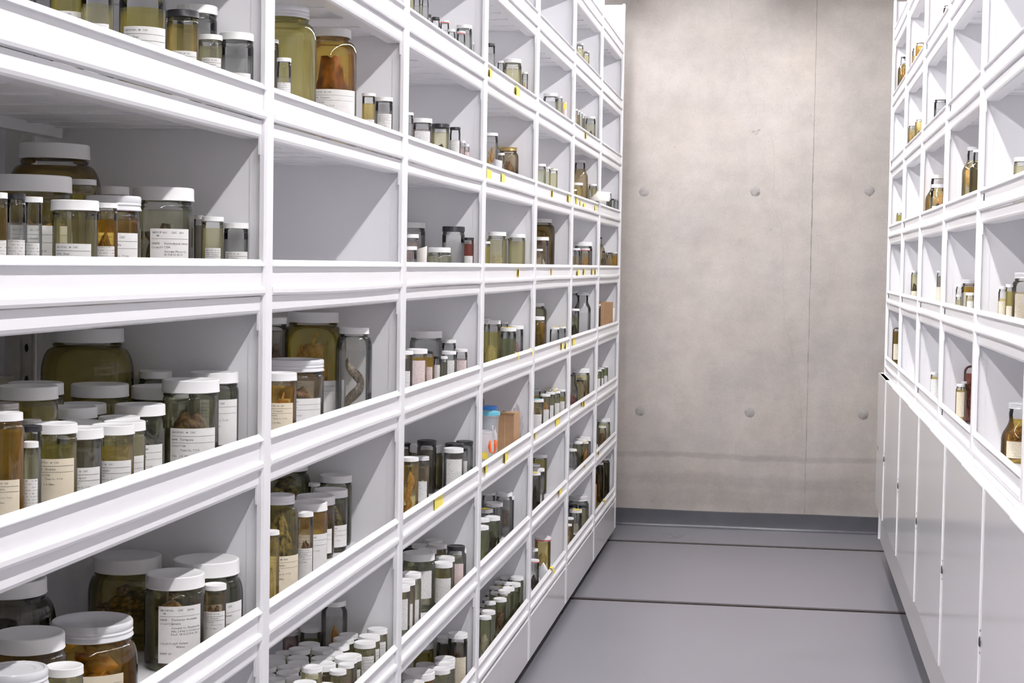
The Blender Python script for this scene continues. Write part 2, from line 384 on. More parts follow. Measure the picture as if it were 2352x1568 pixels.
# ------------------------------------------------------------------ the two racks
LIP = [(0, 0), (.0085, -.0095), (.0085, -.0112), (.0012, -.0112), (.0012, -.0445), (.0080, -.0462), (.0092, -.0500), (.0092, -.0560), (.0075, -.0600), (.0005, -.0605), (-.0025, -.0605), (-.0025, -.0015)]
BOARD = [(0, -.0622), (0, -.0850), (-.002, -.0895), (-.006, -.0920), (-.010, -.0925), (-.034, -.0925), (-.034, -.074), (-.355, -.074), (-.355, -.0925), (-.385, -.0925), (-.385, -.0622)]
def rack_parts(root, sgn, xf, posts, width, levels, ztop, zbot, back=.416):
    """sgn +1: shelves open towards +x.  xf: front plane of the posts; posts: far edges along y"""
    pw = .042
    pp = [(0, -pw+.004), (-.004*sgn, -pw), (-.0115*sgn, -pw), (-.0115*sgn, 0), (-.004*sgn, 0), (0, -.004)]
    me_p = fix(mesh('post', prism_z(pp, zbot, ztop)))
    pm = MB().box(-.0112*sgn, -back*sgn, -.029, -.013, zbot, ztop-.004)
    pm.box(-.0112*sgn, -.033*sgn, -.0305, -.029, zbot, ztop-.004)
    me_s = mesh('side_panel', pm.vf())
    for y in posts:
        obj('post', me_p, WHITE, root, (xf, y, 0)); obj('side_panel', me_s, PANEL, root, (xf, y, 0))
    y0, y1 = 0.0005, width-pw-.0005
    lips = []
    for s in range(3):
        am = (.0, .0018, -.0028)[s]
        lp = [((x-.0085)*sgn, z) for x, z in LIP]
        lips.append(fix(mesh('retaining_lip', prism_y(lp, y0, y1, 10, lambda t, i, am=am: am*math.sin(math.pi*t) if 4 <= i <= 9 else 0))))
    bd = MB().add(prism_y([((x-.0085)*sgn, z) for x, z in BOARD], y0, y1))
    inner = [((x-.0085)*sgn, z) for x, z in [(-.0042, -.0622), (-.0042, -.0735), (-.385, -.0735), (-.385, -.0622)]]
    bd.add(prism_y(inner, -.0122, y0+.001)).add(prism_y(inner, y1-.001, width-.0308))
    for q in (.13, .27, .41, .55, .69, .83, .935): bd.box(-.0425*sgn, -.363*sgn, width*q-.006, width*q+.006, -.0772, -.074)
    me_b = fix(mesh('shelf', bd.vf()))
    me_t = mesh('shelf_bracket', box(-.0085*sgn, -.0125*sgn, y1-.006, y1-.0035, -.119, -.088))
    low = [((x-.0085)*sgn, z) for x, z in [(-.03, -.0622), (-.03, -.070), (-.385, -.070), (-.385, -.0622)]]
    me_low = fix(mesh('shelf', prism_y(low, -.0122, width-.0308)))
    n = 0
    for y in posts[:-1]:
        for z in levels:
            if z < .5:
                sh = obj('shelf', me_low, WHITE, root, (xf, y, z)); obj('retaining_lip', lips[n % 3], WHITE, sh); n += 1; continue
            sh = obj('shelf', me_b, WHITE, root, (xf, y, z))
            obj('retaining_lip', lips[(n*7+n//5) % 3], WHITE, sh)
            obj('shelf_bracket', me_t, WHITE, sh); n += 1
XL, XR = -.8593, .4860
ZL, SL = 1.4544, .29437
ZR, SR = 1.3567, .3110
postsL = [2.6762+k for k in range(-2, 7)]
postsR = [4.3470+.9137*k for k in range(-4, 5)]
rackL = empty('shelving_rack', (0, 0, 0)); tag(rackL, 'long white steel shelving rack left of the aisle, crowded with specimen jars', 'rack', 'mobile shelving racks')
rack_parts(rackL, 1, XL, postsL, 1.0, [ZL+SL*k for k in range(-4, 5)], 2.832, .052)
# slotted uprights and the shelves of the rack's other face, seen past the nearest side panel
for y in postsL[:3]:
    u = obj('slotted_upright', mesh('slotted_upright', MB().box(-.422, -.440, -.036, -.010, .052, 2.83).box(-.440, -.468, -.042, -.004, .052, 2.83).vf()), STEEL, rackL, (XL, y, 0))
    me_k = fix(mesh('keyhole_slot', lathe([(0, .0004), (.0045, .0004), (.0045, -.0004), (0, -.0004)], 12)))
    for i in range(46):
        z = .25+i*.055
        o = obj('keyhole_slot', me_k, DARK, u, (-.431, -.0362, z)); o.rotation_euler = (math.pi/2, 0, 0); o.scale = (.75, 1.6, 1)
    obj('side_panel', mesh('rear_panel', box(-.47, -.87, -.027, -.015, .052, 2.82)), PANEL, rackL, (XL, y, 0))
me_rb = mesh('rear_shelf', MB().box(-.45, -.87, .001, .957, -.028, 0).vf())
for y in postsL[:2]:
    for k in range(9): obj('shelf', me_rb, WHITE, rackL, (XL, y, .34+.302*k))
obj('back_sheet', mesh('back_sheet', box(-.868, -.872, postsL[0], postsL[-1], .052, 2.82)), PANEL, rackL, (XL, 0, 0))
ed = [8.70, 8.082, 6.588, 5.079, 3.58, 2.08, .60]
for a, b in zip(ed, ed[1:]):
    obj('plinth_panel', mesh('plinth_panel', MB().box(XL-.014, XL-.002, b+.0018, a-.0018, .047, .199).vf()), PLINTH, rackL)
    obj('plinth_edge', mesh('plinth_edge', box(XL-.013, XL-.0005, b+.0018, a-.0018, .1985, .2015)), WHITE, rackL)
obj('gap_shade_strip', mesh('gap_shade_strip', box(XL-.030, XL-.038, postsL[0], 8.66, .06, .2135)), plain('gap_shade_brown', (.10, .045, .03), .7, var=.3, scale=5), rackL)  # dark brown strip that paints the shade in the gap above the plinth
obj('carriage', mesh('carriage', box(XL-.06, XL-.83, postsL[0], 8.66, .012, .055)), DARK, rackL)
for t in tracks[:6]:
    if t < 8.66: obj('carriage_wheel', mesh('carriage_wheel', box(XL-.07, XL-.19, t-.012, t+.012, -.019, .03)), DARK, rackL)

rackR = empty('shelving_rack', (0, 0, 0)); tag(rackR, 'white steel shelving rack right of the aisle with tall cupboard doors below', 'rack', 'mobile shelving racks')
rack_parts(rackR, -1, XR, postsR, .9137, [ZR+SR*k for k in range(-1, 5)], 2.728, .955)
XD = .468
obj('back_sheet', mesh('back_sheet', box(XR+.43, XR+.436, postsR[0]-.04, postsR[-1], .15, 2.72)), PANEL, rackR)
obj('end_panel', mesh('end_panel', box(XD+.018, XR+.43, 8.104, 8.12, .14, .938)), PANEL, rackR)
obj('end_filler', mesh('end_filler', box(XD, XD+.018, 7.984, 8.12, .318, .9535)), DOOR, rackR)
obj('ledge', mesh('ledge', MB().box(XD+.010, XR+.42, postsR[0]-.04, 8.12, .938, .9545).box(XR-.004, XR+.003, postsR[0]-.04, postsR[-1], .9545, .9565).vf()), WHITE, rackR)
obj('base_panel', mesh('base_panel', box(XD+.028, XD+.040, postsR[0]-.04, 8.29, .132, .40)), plain('base_enamel', (.56, .54, .54), .3), rackR)
obj('carriage', mesh('carriage', box(XR+.068, XR+.42, postsR[0]-.04, 8.28, .012, .14)), DARK, rackR)
CABLOCK = plain('lock_metal', (.10, .095, .10), .3, metal=.7)
lock = fix(mesh('lock', lathe([(0, .003), (.0075, .003), (.010, .0012), (.010, -.001), (0, -.001)], 18), True, 40))
screw = fix(mesh('lock_screw', lathe([(0, .0016), (.0026, .0012), (.0028, 0), (0, 0)], 8)))
for bi, yf in enumerate(postsR[1:] + [postsR[-1]+.9137*.5]):
    for leaf in range(2):
        y1 = yf-.021-(.4568 if leaf == 0 else 0); y0 = y1-.4568
        if y0 < .66 or y0 > 8.05 or y1 > 8.12: continue
        px = XD + (-.0025 if leaf else .0)
        m = MB().box(px, px+.018, y0+.0022, y1-.0022, .318, .9535)
        d = obj('door', mesh('cupboard_door', m.vf()), DOOR, rackR)
        e = MB().box(px-.0006, px+.0185, y0+.0014, y1-.0014, .9535, .9570).box(px-.0004, px+.0185, y0+.0012, y0+.0024, .318, .9535)
        if leaf: e.box(px-.0006, px+.0185, y0+.0002, y0+.0024, .318, .9535)
        obj('door_edge', mesh('door_edge', e.vf()), WHITE, d)  # upright strips paint the light caught along the door edges in white
        if leaf == 0:
            l = obj('lock', lock, CABLOCK, d, (px-.0005, y1-.014, .60)); l.rotation_euler = (0, -math.pi/2, 0); l.scale = (1.25, .85, 1)
            for dz in (-.026, .026):
                s = obj('lock_screw', screw, CABLOCK, d, (px-.0002, y1-.014, .60+dz)); s.rotation_euler = (0, -math.pi/2, 0)
# black brackets on the right-hand lips: painted shadow of small white clips
clip = mesh('clip_shadow', MB().box(-.0012, .001, 0, .016, .008, .0105).box(-.0012, .001, 0, .0022, -.008, .008).box(-.0012, .001, .006, .0075, -.008, .004).vf())
for (bi, k, dy) in ((1, 1, .06), (2, 0, .05), (2, 2, .05), (3, 0, .07), (3, 3, .03), (4, 1, .05), (5, 0, .05), (5, 2, .02), (2, -1, .06), (3, -1, .06), (4, 0, .05)):
    if bi+3 >= len(postsR): continue
    obj('clip_shadow', clip, CAPBLACK, rackR, (XR+.0065, postsR[bi+3]-.042-dy, ZR+SR*k-.028))

# side, bay, level, place from left, x, y, height, lid diameter, body/lid ratio, lid, fluid, specimen, label, label top
JARS = [
('L',0,1,1,-1.1713,2.453,0.2154,0.0304,1.05,'w','c','','',0),
('L',0,1,2,-0.9713,2.105,0.1604,0.0426,1.05,'w','o','K','w',0.607),
('L',0,1,3,-0.9243,2.098,0.1434,0.04,1.08,'w','y','L','w',0.554),
('L',0,1,4,-1.0713,2.502,0.2084,0.0217,1.0,'w','c','','',0),
('L',0,1,5,-0.9513,2.322,0.1814,0.0564,1.22,'w','o','L','w',0.587),
('L',0,1,6,-0.9313,2.434,0.1504,0.0501,1.0,'k','a','L','w',0.575),
('L',0,1,7,-0.9727,2.607,0.1854,0.0674,0.98,'w','c','','',0),
('L',0,1,8,-0.9263,2.544,0.1284,0.0388,1.0,'w','y','','w',0.704),
('L',0,1,9,-0.9057,2.6122,0.1404,0.0572,0.98,'w','c','','w',0.523),
('L',0,0,5,-1.143,2.434,0.2378,0.1096,1.32,'W','O','','',0),
('L',0,0,3,-1.0113,2.088,0.1698,0.1026,1.02,'W','o','M','w',0.6),
('L',0,0,7,-1.0668,2.371,0.1798,0.0409,1.0,'w','o','','',0),
('L',0,0,9,-1.0941,2.534,0.1768,0.0635,1.0,'w','a','','',0),
('L',0,0,10,-0.9855,2.296,0.1518,0.0822,0.98,'m','A','F','w',0.638),
('L',0,0,1,-0.9163,1.798,0.1348,0.0241,1.0,'w','O','','w',0.585),
('L',0,0,2,-0.9163,1.847,0.1358,0.0216,1.1,'k','c','','w',0.588),
('L',0,0,4,-0.9163,1.892,0.1338,0.0231,0.92,'w','c','','w',0.574),
('L',0,0,6,-0.9213,2.023,0.1348,0.0618,0.93,'w','y','L','w',0.577),
('L',0,0,8,-0.9163,2.112,0.1348,0.031,1.0,'w','A','M','w',0.562),
('L',0,0,11,-0.9713,2.459,0.1718,0.0958,0.97,'w','g','T','B',0.622),
('L',0,0,12,-0.9772,2.633,0.1348,0.0154,1.0,'w','d','','',0),
('L',0,0,13,-0.9213,2.548,0.1298,0.0355,0.96,'w','y','','w',0.607),
('L',0,0,14,-0.9066,2.6195,0.1218,0.043,0.95,'w','c','','w',0.606),
('L',0,-1,13,-1.1445,2.5645,0.2382,0.1185,1.28,'W','o','','',0),
('L',0,-1,7,-1.1107,2.3027,0.1652,0.0828,1.0,'W','o','','',0),
('L',0,-1,3,-1.0413,2.134,0.1742,0.0836,1.0,'W','o','','',0),
('L',0,-1,19,-1.0443,2.6126,0.1652,0.056,1.0,'w','G','','',0),
('L',0,-1,14,-1.0761,2.4586,0.1532,0.0912,1.0,'W','o','','',0),
('L',0,-1,12,-1.0663,2.3722,0.1292,0.0716,1.0,'w','o','','',0),
('L',0,-1,9,-1.0353,2.2642,0.1342,0.0746,1.0,'W','O','','',0),
('L',0,-1,20,-1.0077,2.5413,0.1462,0.0932,0.97,'w','g','K','w',0.432),
('L',0,-1,21,-0.9308,2.4779,0.1632,0.0909,0.98,'w','g','M','w',0.54),
('L',0,-1,22,-0.9361,2.6,0.1672,0.0809,1.02,'w','g','M','w',0.737),
('L',0,-1,18,-0.9713,2.369,0.1312,0.0763,0.97,'w','g','T','w',0.543),
('L',0,-1,16,-0.9627,2.269,0.1212,0.0601,1.0,'w','y','','',0),
('L',0,-1,17,-0.9288,2.208,0.1212,0.0597,1.0,'w','y','','w',0.604),
('L',0,-1,11,-0.9936,2.2048,0.1192,0.0601,1.0,'w','y','','',0),
('L',0,-1,15,-0.9163,2.139,0.1232,0.0588,0.97,'w','a','','w',0.61),
('L',0,-1,8,-0.9305,1.985,0.1392,0.0571,1.0,'w','o','','c',0.684),
('L',0,-1,6,-0.9913,2.043,0.1362,0.0263,1.0,'w','o','','',0),
('L',0,-1,10,-0.9245,2.049,0.1272,0.0617,0.93,'w','c','','w',0.599),
('L',0,-1,4,-0.9313,1.916,0.1422,0.0291,0.95,'k','c','','w',0.529),
('L',0,-1,1,-1.0113,1.995,0.1622,0.0469,1.0,'g','O','','',0),
('L',0,-1,2,-0.9199,1.825,0.1672,0.0429,1.08,'w','A','','c',0.527),
('L',0,-1,5,-0.9018,1.857,0.1292,0.0186,1.0,'w','g','','w',0.652),
('L',0,-2,1,-1.1213,2.242,0.1735,0.1066,1.25,'w','d','K','',0),
('L',0,-2,6,-1.0771,2.5766,0.1505,0.1128,1.15,'W','o','T','',0),
('L',0,-2,8,-0.9397,2.5798,0.1505,0.1094,1.12,'W','G','K','t',0.821),
('L',0,-2,7,-0.9456,2.4539,0.1495,0.0935,1.03,'W','g','F','T',0.766),
('L',0,-2,9,-0.8983,2.5069,0.1235,0.0371,0.98,'w','t','M','w',0.66),
('L',0,-2,5,-0.986,2.229,0.1205,0.1172,1.12,'m','A','F','c',0.519),
('L',0,-2,3,-0.9813,2.016,0.1485,0.094,1.05,'w','O','F','',0),
('L',0,-2,2,-0.9176,1.848,0.1455,0.0795,1.0,'m','o','','',0),
('L',0,-2,4,-0.9063,1.963,0.1215,0.0485,0.98,'w','y','','',0),
('L',1,1,2,-0.9718,3.077,0.258,0.1008,1.28,'m','o','','',0),
('L',1,1,4,-1.0413,3.486,0.258,0.0268,1.0,'w','a','','',0),
('L',1,1,5,-0.9463,3.332,0.2504,0.0804,1.3,'W','A','R','w',0.485),
('L',1,1,1,-0.9713,2.992,0.1834,0.033,1.0,'w','d','','',0),
('L',1,1,3,-0.9063,2.875,0.1334,0.0262,1.0,'w','c','','w',0.663),
('L',1,1,6,-0.9113,3.508,0.1364,0.0307,0.93,'w','a','','w',0.575),
('L',1,1,7,-0.9045,3.619,0.1384,0.0415,0.96,'w','c','','w',0.725),
('L',1,-1,1,-1.1161,3.4696,0.2292,0.0666,1.1,'w','d','M','',0),
('L',1,-1,4,-1.0496,3.5652,0.2402,0.1151,1.32,'W','o','F','w',0.367),
('L',1,-1,5,-0.9402,3.5159,0.2092,0.0663,1.22,'w','c','S','',0),
('L',1,-1,3,-0.9813,3.207,0.1542,0.1175,1.0,'m','t','M','w',0.501),
('L',1,-1,2,-0.9099,2.877,0.1492,0.064,0.98,'w','A','F','c',0.638),
('L',1,-2,3,-1.1166,3.5809,0.1925,0.1018,1.15,'w','G','V','',0),
('L',1,-2,9,-1.0029,3.6034,0.1605,0.0738,1.0,'w','g','K','',0),
('L',1,-2,7,-1.0428,3.5641,0.1445,0.0261,1.0,'w','c','','',0),
('L',1,-2,8,-0.9922,3.5235,0.1385,0.0764,0.98,'w','g','V','w',0.437),
('L',1,-2,6,-1.0021,3.438,0.1355,0.0847,0.98,'w','A','V','w',0.483),
('L',1,-2,5,-0.9613,3.25,0.1495,0.076,1.0,'w','A','','w',0.579),
('L',1,-2,2,-0.9463,2.994,0.2005,0.0619,1.25,'m','o','V','c',0.436),
('L',1,-2,4,-0.9163,3.068,0.1565,0.0342,1.0,'w','t','M','w',0.559),
('L',1,-2,1,-0.9013,2.808,0.1625,0.0306,1.0,'w','a','L','',0),
('L',1,-3,25,-1.0047,3.6093,0.1629,0.0536,1.12,'w','c','X','',0),
('L',1,-3,17,-1.0625,3.6161,0.0969,0.0479,1.0,'w','G','','',0),
('L',1,-3,9,-1.113,3.6228,0.0819,0.0365,1.0,'w','p','P','',0),
('L',1,-3,31,-0.9597,3.571,0.0949,0.0438,1,'w','y','','',0),
('L',1,-3,28,-0.9578,3.5208,0.0969,0.0473,1,'w','y','','',0),
('L',1,-3,35,-0.9059,3.551,0.0989,0.0483,1,'w','y','','w',0.869),
('L',1,-3,36,-0.9015,3.6066,0.1029,0.0466,1,'w','y','','w',0.815),
('L',1,-3,27,-0.9542,3.4692,0.0939,0.0464,1,'w','y','','',0),
('L',1,-3,34,-0.9022,3.496,0.0969,0.0486,1,'w','y','','w',0.917),
('L',1,-3,33,-0.9497,3.6185,0.0529,0.0433,1,'w','y','','w',0.83),
('L',1,-3,16,-1.021,3.465,0.0939,0.0475,1,'w','y','','',0),
('L',1,-3,21,-0.9792,3.424,0.0939,0.0464,1,'w','y','','',0),
('L',1,-3,13,-1.0234,3.398,0.0979,0.0465,1,'w','y','','',0),
('L',1,-3,24,-0.9443,3.3845,0.0959,0.047,1,'w','y','','',0),
('L',1,-3,15,-1.0362,3.516,0.0599,0.0496,1,'w','y','','',0),
('L',1,-3,6,-1.0645,3.432,0.0789,0.05,1,'w','y','','',0),
('L',1,-3,32,-0.9178,3.4307,0.0819,0.05,1,'w','y','','w',0.915),
('L',1,-3,30,-0.9037,3.3412,0.0989,0.0485,1,'w','y','','',0),
('L',1,-3,20,-0.9549,3.3333,0.0969,0.0456,1,'w','y','','',0),
('L',1,-3,11,-1.0119,3.3482,0.0909,0.0464,1,'w','y','','',0),
('L',1,-3,4,-1.0638,3.349,0.0889,0.0476,1,'w','y','','',0),
('L',1,-3,22,-0.9365,3.2793,0.0989,0.055,1.02,'w','p','P','',0),
('L',1,-3,29,-0.8904,3.2958,0.0969,0.0337,1,'w','p','P','',0),
('L',1,-3,12,-0.9959,3.2997,0.0929,0.0462,1,'w','y','','',0),
('L',1,-3,3,-1.0469,3.294,0.0929,0.047,1,'w','y','','',0),
('L',1,-3,8,-1.0016,3.2493,0.0959,0.0461,1,'w','y','','',0),
('L',1,-3,19,-0.9147,3.123,0.1319,0.0419,1,'w','y','','',0),
('L',1,-3,26,-0.8948,3.248,0.0949,0.0353,1,'w','y','','',0),
('L',1,-3,2,-1.0422,3.22,0.1009,0.0439,1,'w','y','','',0),
('L',1,-3,7,-0.9889,3.1997,0.0969,0.0465,1,'w','y','','',0),
('L',1,-3,18,-0.9453,3.225,0.0929,0.0448,1,'w','y','','',0),
('L',1,-3,1,-1.0244,3.163,0.0979,0.0436,1,'w','y','','',0),
('L',1,-3,10,-0.9582,3.1609,0.0959,0.0432,1,'w','y','','',0),
('L',1,-3,14,-0.9138,3.072,0.1129,0.0464,1,'w','y','','',0),
('L',1,-3,5,-0.9903,3.132,0.0999,0.0343,1,'w','y','','',0),
('L',1,-3,23,-0.8969,3.165,0.0859,0.038,1,'w','p','','',0),
('L',2,2,1,-0.9713,4.167,0.1821,0.0124,1,'w','y','','',0),
('L',2,2,2,-0.9313,4.056,0.1571,0.0176,1,'w','c','X','',0),
('L',2,2,3,-0.9713,4.278,0.1851,0.0116,1,'w','y','','',0),
('L',2,2,4,-0.9213,4.108,0.1491,0.0178,1,'w','c','L','',0),
('L',2,2,5,-0.9513,4.293,0.1341,0.0116,1,'k','c','','',0),
('L',2,2,6,-0.9213,4.237,0.1181,0.023,1,'k','c','','',0),
('L',2,2,7,-0.9513,4.493,0.1471,0.0256,1,'r','c','','',0),
('L',2,2,8,-0.9163,4.422,0.1131,0.0203,1,'w','c','','',0),
('L',2,2,9,-0.9063,4.506,0.1191,0.0232,1,'r','c','','',0),
('L',2,2,10,-0.9199,4.6159,0.1521,0.0457,0.98,'w','c','','',0),
('L',2,2,11,-0.8985,4.6378,0.1081,0.0072,1,'w','c','','',0),
('L',2,1,1,-0.9313,3.968,0.1374,0.0303,1,'w','c','','',0),
('L',2,1,2,-0.9513,4.225,0.1454,0.0529,0.98,'w','p','P','w',0.766),
('L',2,1,3,-0.9413,4.41,0.1474,0.0503,0.97,'k','y','K','',0),
('L',2,1,4,-0.9213,4.514,0.1474,0.0306,1,'k','c','','w',0.749),
('L',2,1,5,-0.9217,4.628,0.1184,0.0151,1,'w','p','','p',0.84),
('L',2,1,6,-0.9067,4.615,0.1074,0.0138,1,'w','p','','p',0.832),
('L',2,0,3,-1.0608,4.602,0.1758,0.0742,1,'w','c','P','',0),
('L',2,0,2,-0.9713,4.187,0.1348,0.0458,1,'w','p','','',0),
('L',2,0,1,-0.9063,3.894,0.0998,0.0405,1,'w','c','','',0),
('L',2,0,4,-0.9163,4.299,0.1018,0.061,1.1,'w','g','','',0),
('L',2,0,5,-0.9688,4.621,0.1038,0.039,1,'w','p','','w',0.836),
('L',2,0,6,-0.9337,4.573,0.1648,0.0647,1,'k','c','','',0),
('L',2,0,7,-0.9009,4.6241,0.1348,0.0339,1,'k','R','','w',0.607),
('L',2,-1,3,-1.0114,4.5799,0.1602,0.0924,1.02,'w','c','','',0),
('L',2,-1,2,-0.9313,4.109,0.1322,0.0552,0.95,'w','A','','p',0.788),
('L',2,-1,1,-0.9063,3.87,0.1392,0.0393,0.95,'w','d','','w',0.655),
('L',2,-1,4,-0.919,4.206,0.1222,0.0219,1,'k','A','','p',0.656),
('L',2,-1,7,-0.9521,4.6204,0.1332,0.041,1,'w','c','','',0),
('L',2,-1,8,-0.9213,4.474,0.1082,0.0403,0.95,'w','c','','w',0.769),
('L',2,-1,5,-0.9031,4.232,0.1072,0.0197,1,'k','d','','w',0.804),
('L',2,-1,6,-0.9063,4.334,0.1012,0.019,1,'w','d','','',0),
('L',2,-1,9,-0.9123,4.604,0.1082,0.0362,1,'w','p','','p',0.704),
('L',2,-2,5,-0.9833,4.4817,0.1485,0.0548,1,'k','d','','',0),
('L',2,-2,1,-1.0711,4.583,0.1265,0.0366,1,'k','d','K','',0),
('L',2,-2,4,-1.0015,4.5603,0.1275,0.0958,1,'w','y','L','',0),
('L',2,-2,7,-0.9172,4.5494,0.1355,0.0539,1,'k','d','','',0),
('L',2,-2,9,-0.9005,4.616,0.1355,0.0496,1,'k','c','','',0),
('L',2,-2,6,-0.9075,4.4899,0.1285,0.0563,0.98,'w','c','','w',0.774),
('L',2,-2,8,-0.8923,4.5798,0.1175,0.0159,1,'k','c','','w',0.702),
('L',2,-2,2,-0.9013,3.917,0.1685,0.0431,1,'w','a','F','',0),
('L',2,-2,3,-0.9413,4.242,0.1315,0.035,1,'m','t','L','w',0.506),
('L',2,-3,9,-0.9885,4.6141,0.1379,0.0523,1,'w','c','','',0),
('L',2,-3,7,-1.0193,4.5701,0.1299,0.0454,1,'w','c','','',0),
('L',2,-3,4,-1.0601,4.618,0.1129,0.0459,1,'k','d','','',0),
('L',2,-3,10,-0.9652,4.5589,0.1359,0.0544,1,'w','t','','',0),
('L',2,-3,15,-0.8999,4.5088,0.1419,0.0512,1,'k','c','','p',0.662),
('L',2,-3,14,-0.9059,4.5639,0.1239,0.05,1,'w','g','','w',0.693),
('L',2,-3,13,-0.9307,4.6141,0.1029,0.0525,1,'w','t','','w',0.679),
('L',2,-3,8,-0.9831,4.501,0.1299,0.0558,1,'w','c','','',0),
('L',2,-3,6,-0.9625,4.304,0.1559,0.0878,1.08,'w','g','L','w',0.763),
('L',2,-3,12,-0.9202,4.4548,0.1189,0.0546,1,'w','y','','',0),
('L',2,-3,11,-0.9063,4.359,0.1209,0.0539,1,'w','y','L','w',0.669),
('L',2,-3,3,-1.0099,4.361,0.1179,0.0445,1,'w','g','','',0),
('L',2,-3,5,-0.9063,3.961,0.1659,0.0547,1,'w','g','','w',0.614),
('L',2,-3,2,-0.9043,3.889,0.1619,0.0526,1,'w','t','','w',0.654),
('L',2,-3,1,-0.9038,3.832,0.1579,0.0519,1,'w','g','','w',0.842),
('L',2,-4,9,-0.9025,4.5649,0.1733,0.0571,1,'w','d','M','c',0.625),
('L',2,-4,8,-0.9441,4.6116,0.1493,0.0578,1.03,'w','d','K','w',0.558),
('L',2,-4,3,-1.0132,4.6115,0.1263,0.0586,1,'w','o','','',0),
('L',2,-4,7,-0.921,4.477,0.1213,0.0592,1,'w','c','','',0),
('L',2,-4,6,-0.9087,4.415,0.1213,0.0572,1,'w','g','','',0),
('L',2,-4,4,-0.9918,4.545,0.0833,0.0565,1,'w','o','','',0),
('L',2,-4,5,-0.9051,4.336,0.1263,0.055,1,'w','g','','',0),
('L',2,-4,2,-0.9313,4.185,0.1543,0.0856,1,'w','A','F','',0),
('L',2,-4,1,-0.9054,4.009,0.1713,0.0555,1,'w','A','','',0),
('L',3,2,1,-0.9313,5.089,0.1641,0.0357,0.95,'k','c','','',0),
('L',3,2,2,-0.9901,5.6298,0.1771,0.0228,1,'w','y','','',0),
('L',3,2,3,-0.9412,5.586,0.1771,0.0617,1.02,'w','y','L','',0),
('L',3,2,4,-0.9043,5.6306,0.1391,0.0212,1,'w','c','F','',0),
('L',3,1,1,-0.9213,5.081,0.1774,0.044,1,'w','c','F','',0),
('L',3,1,4,-0.9526,5.606,0.1704,0.0575,1.2,'B','t','M','',0),
('L',3,1,2,-0.9949,5.6313,0.1744,0.0198,1,'B','t','','',0),
('L',3,1,3,-0.9063,5.189,0.1224,0.021,1,'w','c','','',0),
('L',3,0,2,-0.9313,5.277,0.1648,0.0601,1.12,'w','y','L','',0),
('L',3,0,4,-0.9189,5.6099,0.1648,0.0572,1,'w','y','','',0),
('L',3,0,1,-0.9213,5.012,0.1298,0.0299,1,'w','o','','',0),
('L',3,0,3,-0.9616,5.6279,0.1568,0.0225,1.2,'w','c','','',0),
('L',3,-1,1,-1.0346,5.617,0.1642,0.0458,1,'w','c','','',0),
('L',3,-1,2,-0.9616,5.366,0.1672,0.0612,1.03,'w','o','L','',0),
('L',3,-1,3,-0.9625,5.627,0.1522,0.026,1,'w','c','','',0),
('L',3,-1,4,-0.9214,5.473,0.1382,0.0535,1,'y','G','','',0),
('L',3,-1,5,-0.9193,5.61,0.1412,0.0563,0.97,'w','c','P','',0),
('L',3,-3,5,-1.0011,5.5857,0.1449,0.0463,1,'w','c','','',0),
('L',3,-3,8,-0.9385,5.543,0.1519,0.0559,1,'w','c','','',0),
('L',3,-3,9,-0.9438,5.6109,0.1319,0.0597,0.96,'w','c','M','',0),
('L',3,-3,2,-1.0319,5.6215,0.1079,0.039,1,'w','c','','',0),
('L',3,-3,7,-0.9613,5.475,0.1259,0.0583,0.97,'w','c','','',0),
('L',3,-3,4,-0.9613,5.297,0.1299,0.0521,1,'y','c','','',0),
('L',3,-3,6,-0.9113,5.154,0.1279,0.0521,1,'w','G','K','',0),
('L',3,-3,3,-0.9063,4.955,0.1519,0.0447,1,'w','G','','',0),
('L',3,-3,1,-0.9013,4.903,0.1369,0.0483,1,'w','G','','',0),
('L',3,-4,20,-0.9009,5.6098,0.1413,0.0492,1,'w','g','','',0),
('L',3,-4,19,-0.903,5.555,0.1283,0.0501,1,'w','G','','',0),
('L',3,-4,18,-0.9042,5.4402,0.1353,0.0469,1,'w','G','','',0),
('L',3,-4,15,-0.8995,5.336,0.1473,0.0422,1,'w','g','','',0),
('L',3,-4,14,-0.9151,5.381,0.1283,0.0441,1,'w','G','','',0),
('L',3,-4,12,-0.9013,5.271,0.1323,0.0447,1,'w','g','M','',0),
('L',3,-4,6,-0.9163,5.171,0.1403,0.0368,1,'w','g','','',0),
('L',3,-4,5,-0.9005,5.049,0.1373,0.0457,1,'w','g','','',0),
('L',3,-4,3,-0.8971,4.977,0.1353,0.0396,1,'w','g','L','',0),
('L',3,-4,16,-0.9458,5.6235,0.1353,0.0346,1,'w','g','','',0),
('L',3,-4,11,-0.957,5.5856,0.1253,0.0357,1,'w','g','','',0),
('L',3,-4,17,-0.9153,5.4859,0.1433,0.0356,1,'w','g','','',0),
('L',3,-4,9,-0.9559,5.475,0.1283,0.036,1,'w','g','','',0),
('L',3,-4,13,-0.9417,5.5161,0.1213,0.0359,1,'y','g','','',0),
('L',3,-4,7,-0.9964,5.6233,0.0773,0.0354,1,'w','g','','',0),
('L',3,-4,10,-0.9425,5.4158,0.1223,0.0349,1,'w','g','','',0),
('L',3,-4,4,-1.0003,5.582,0.0653,0.0336,1,'w','g','','',0),
('L',3,-4,8,-0.978,5.535,0.0773,0.0364,1,'w','g','','',0),
('L',3,-4,2,-0.9917,5.494,0.0623,0.0361,1,'w','g','','',0),
('L',3,-4,1,-0.9713,5.32,0.0813,0.0336,1,'w','g','','',0),
('L',4,2,1,-0.9413,6.516,0.1581,0.0577,1,'w','c','','',0),
('L',4,2,2,-0.9189,6.63,0.1581,0.0213,0.95,'w','g','','',0),
('L',4,1,1,-0.9213,6.133,0.1464,0.0446,1,'w','g','','',0),
('L',4,1,2,-0.9213,6.323,0.1464,0.0238,1,'w','g','','',0),
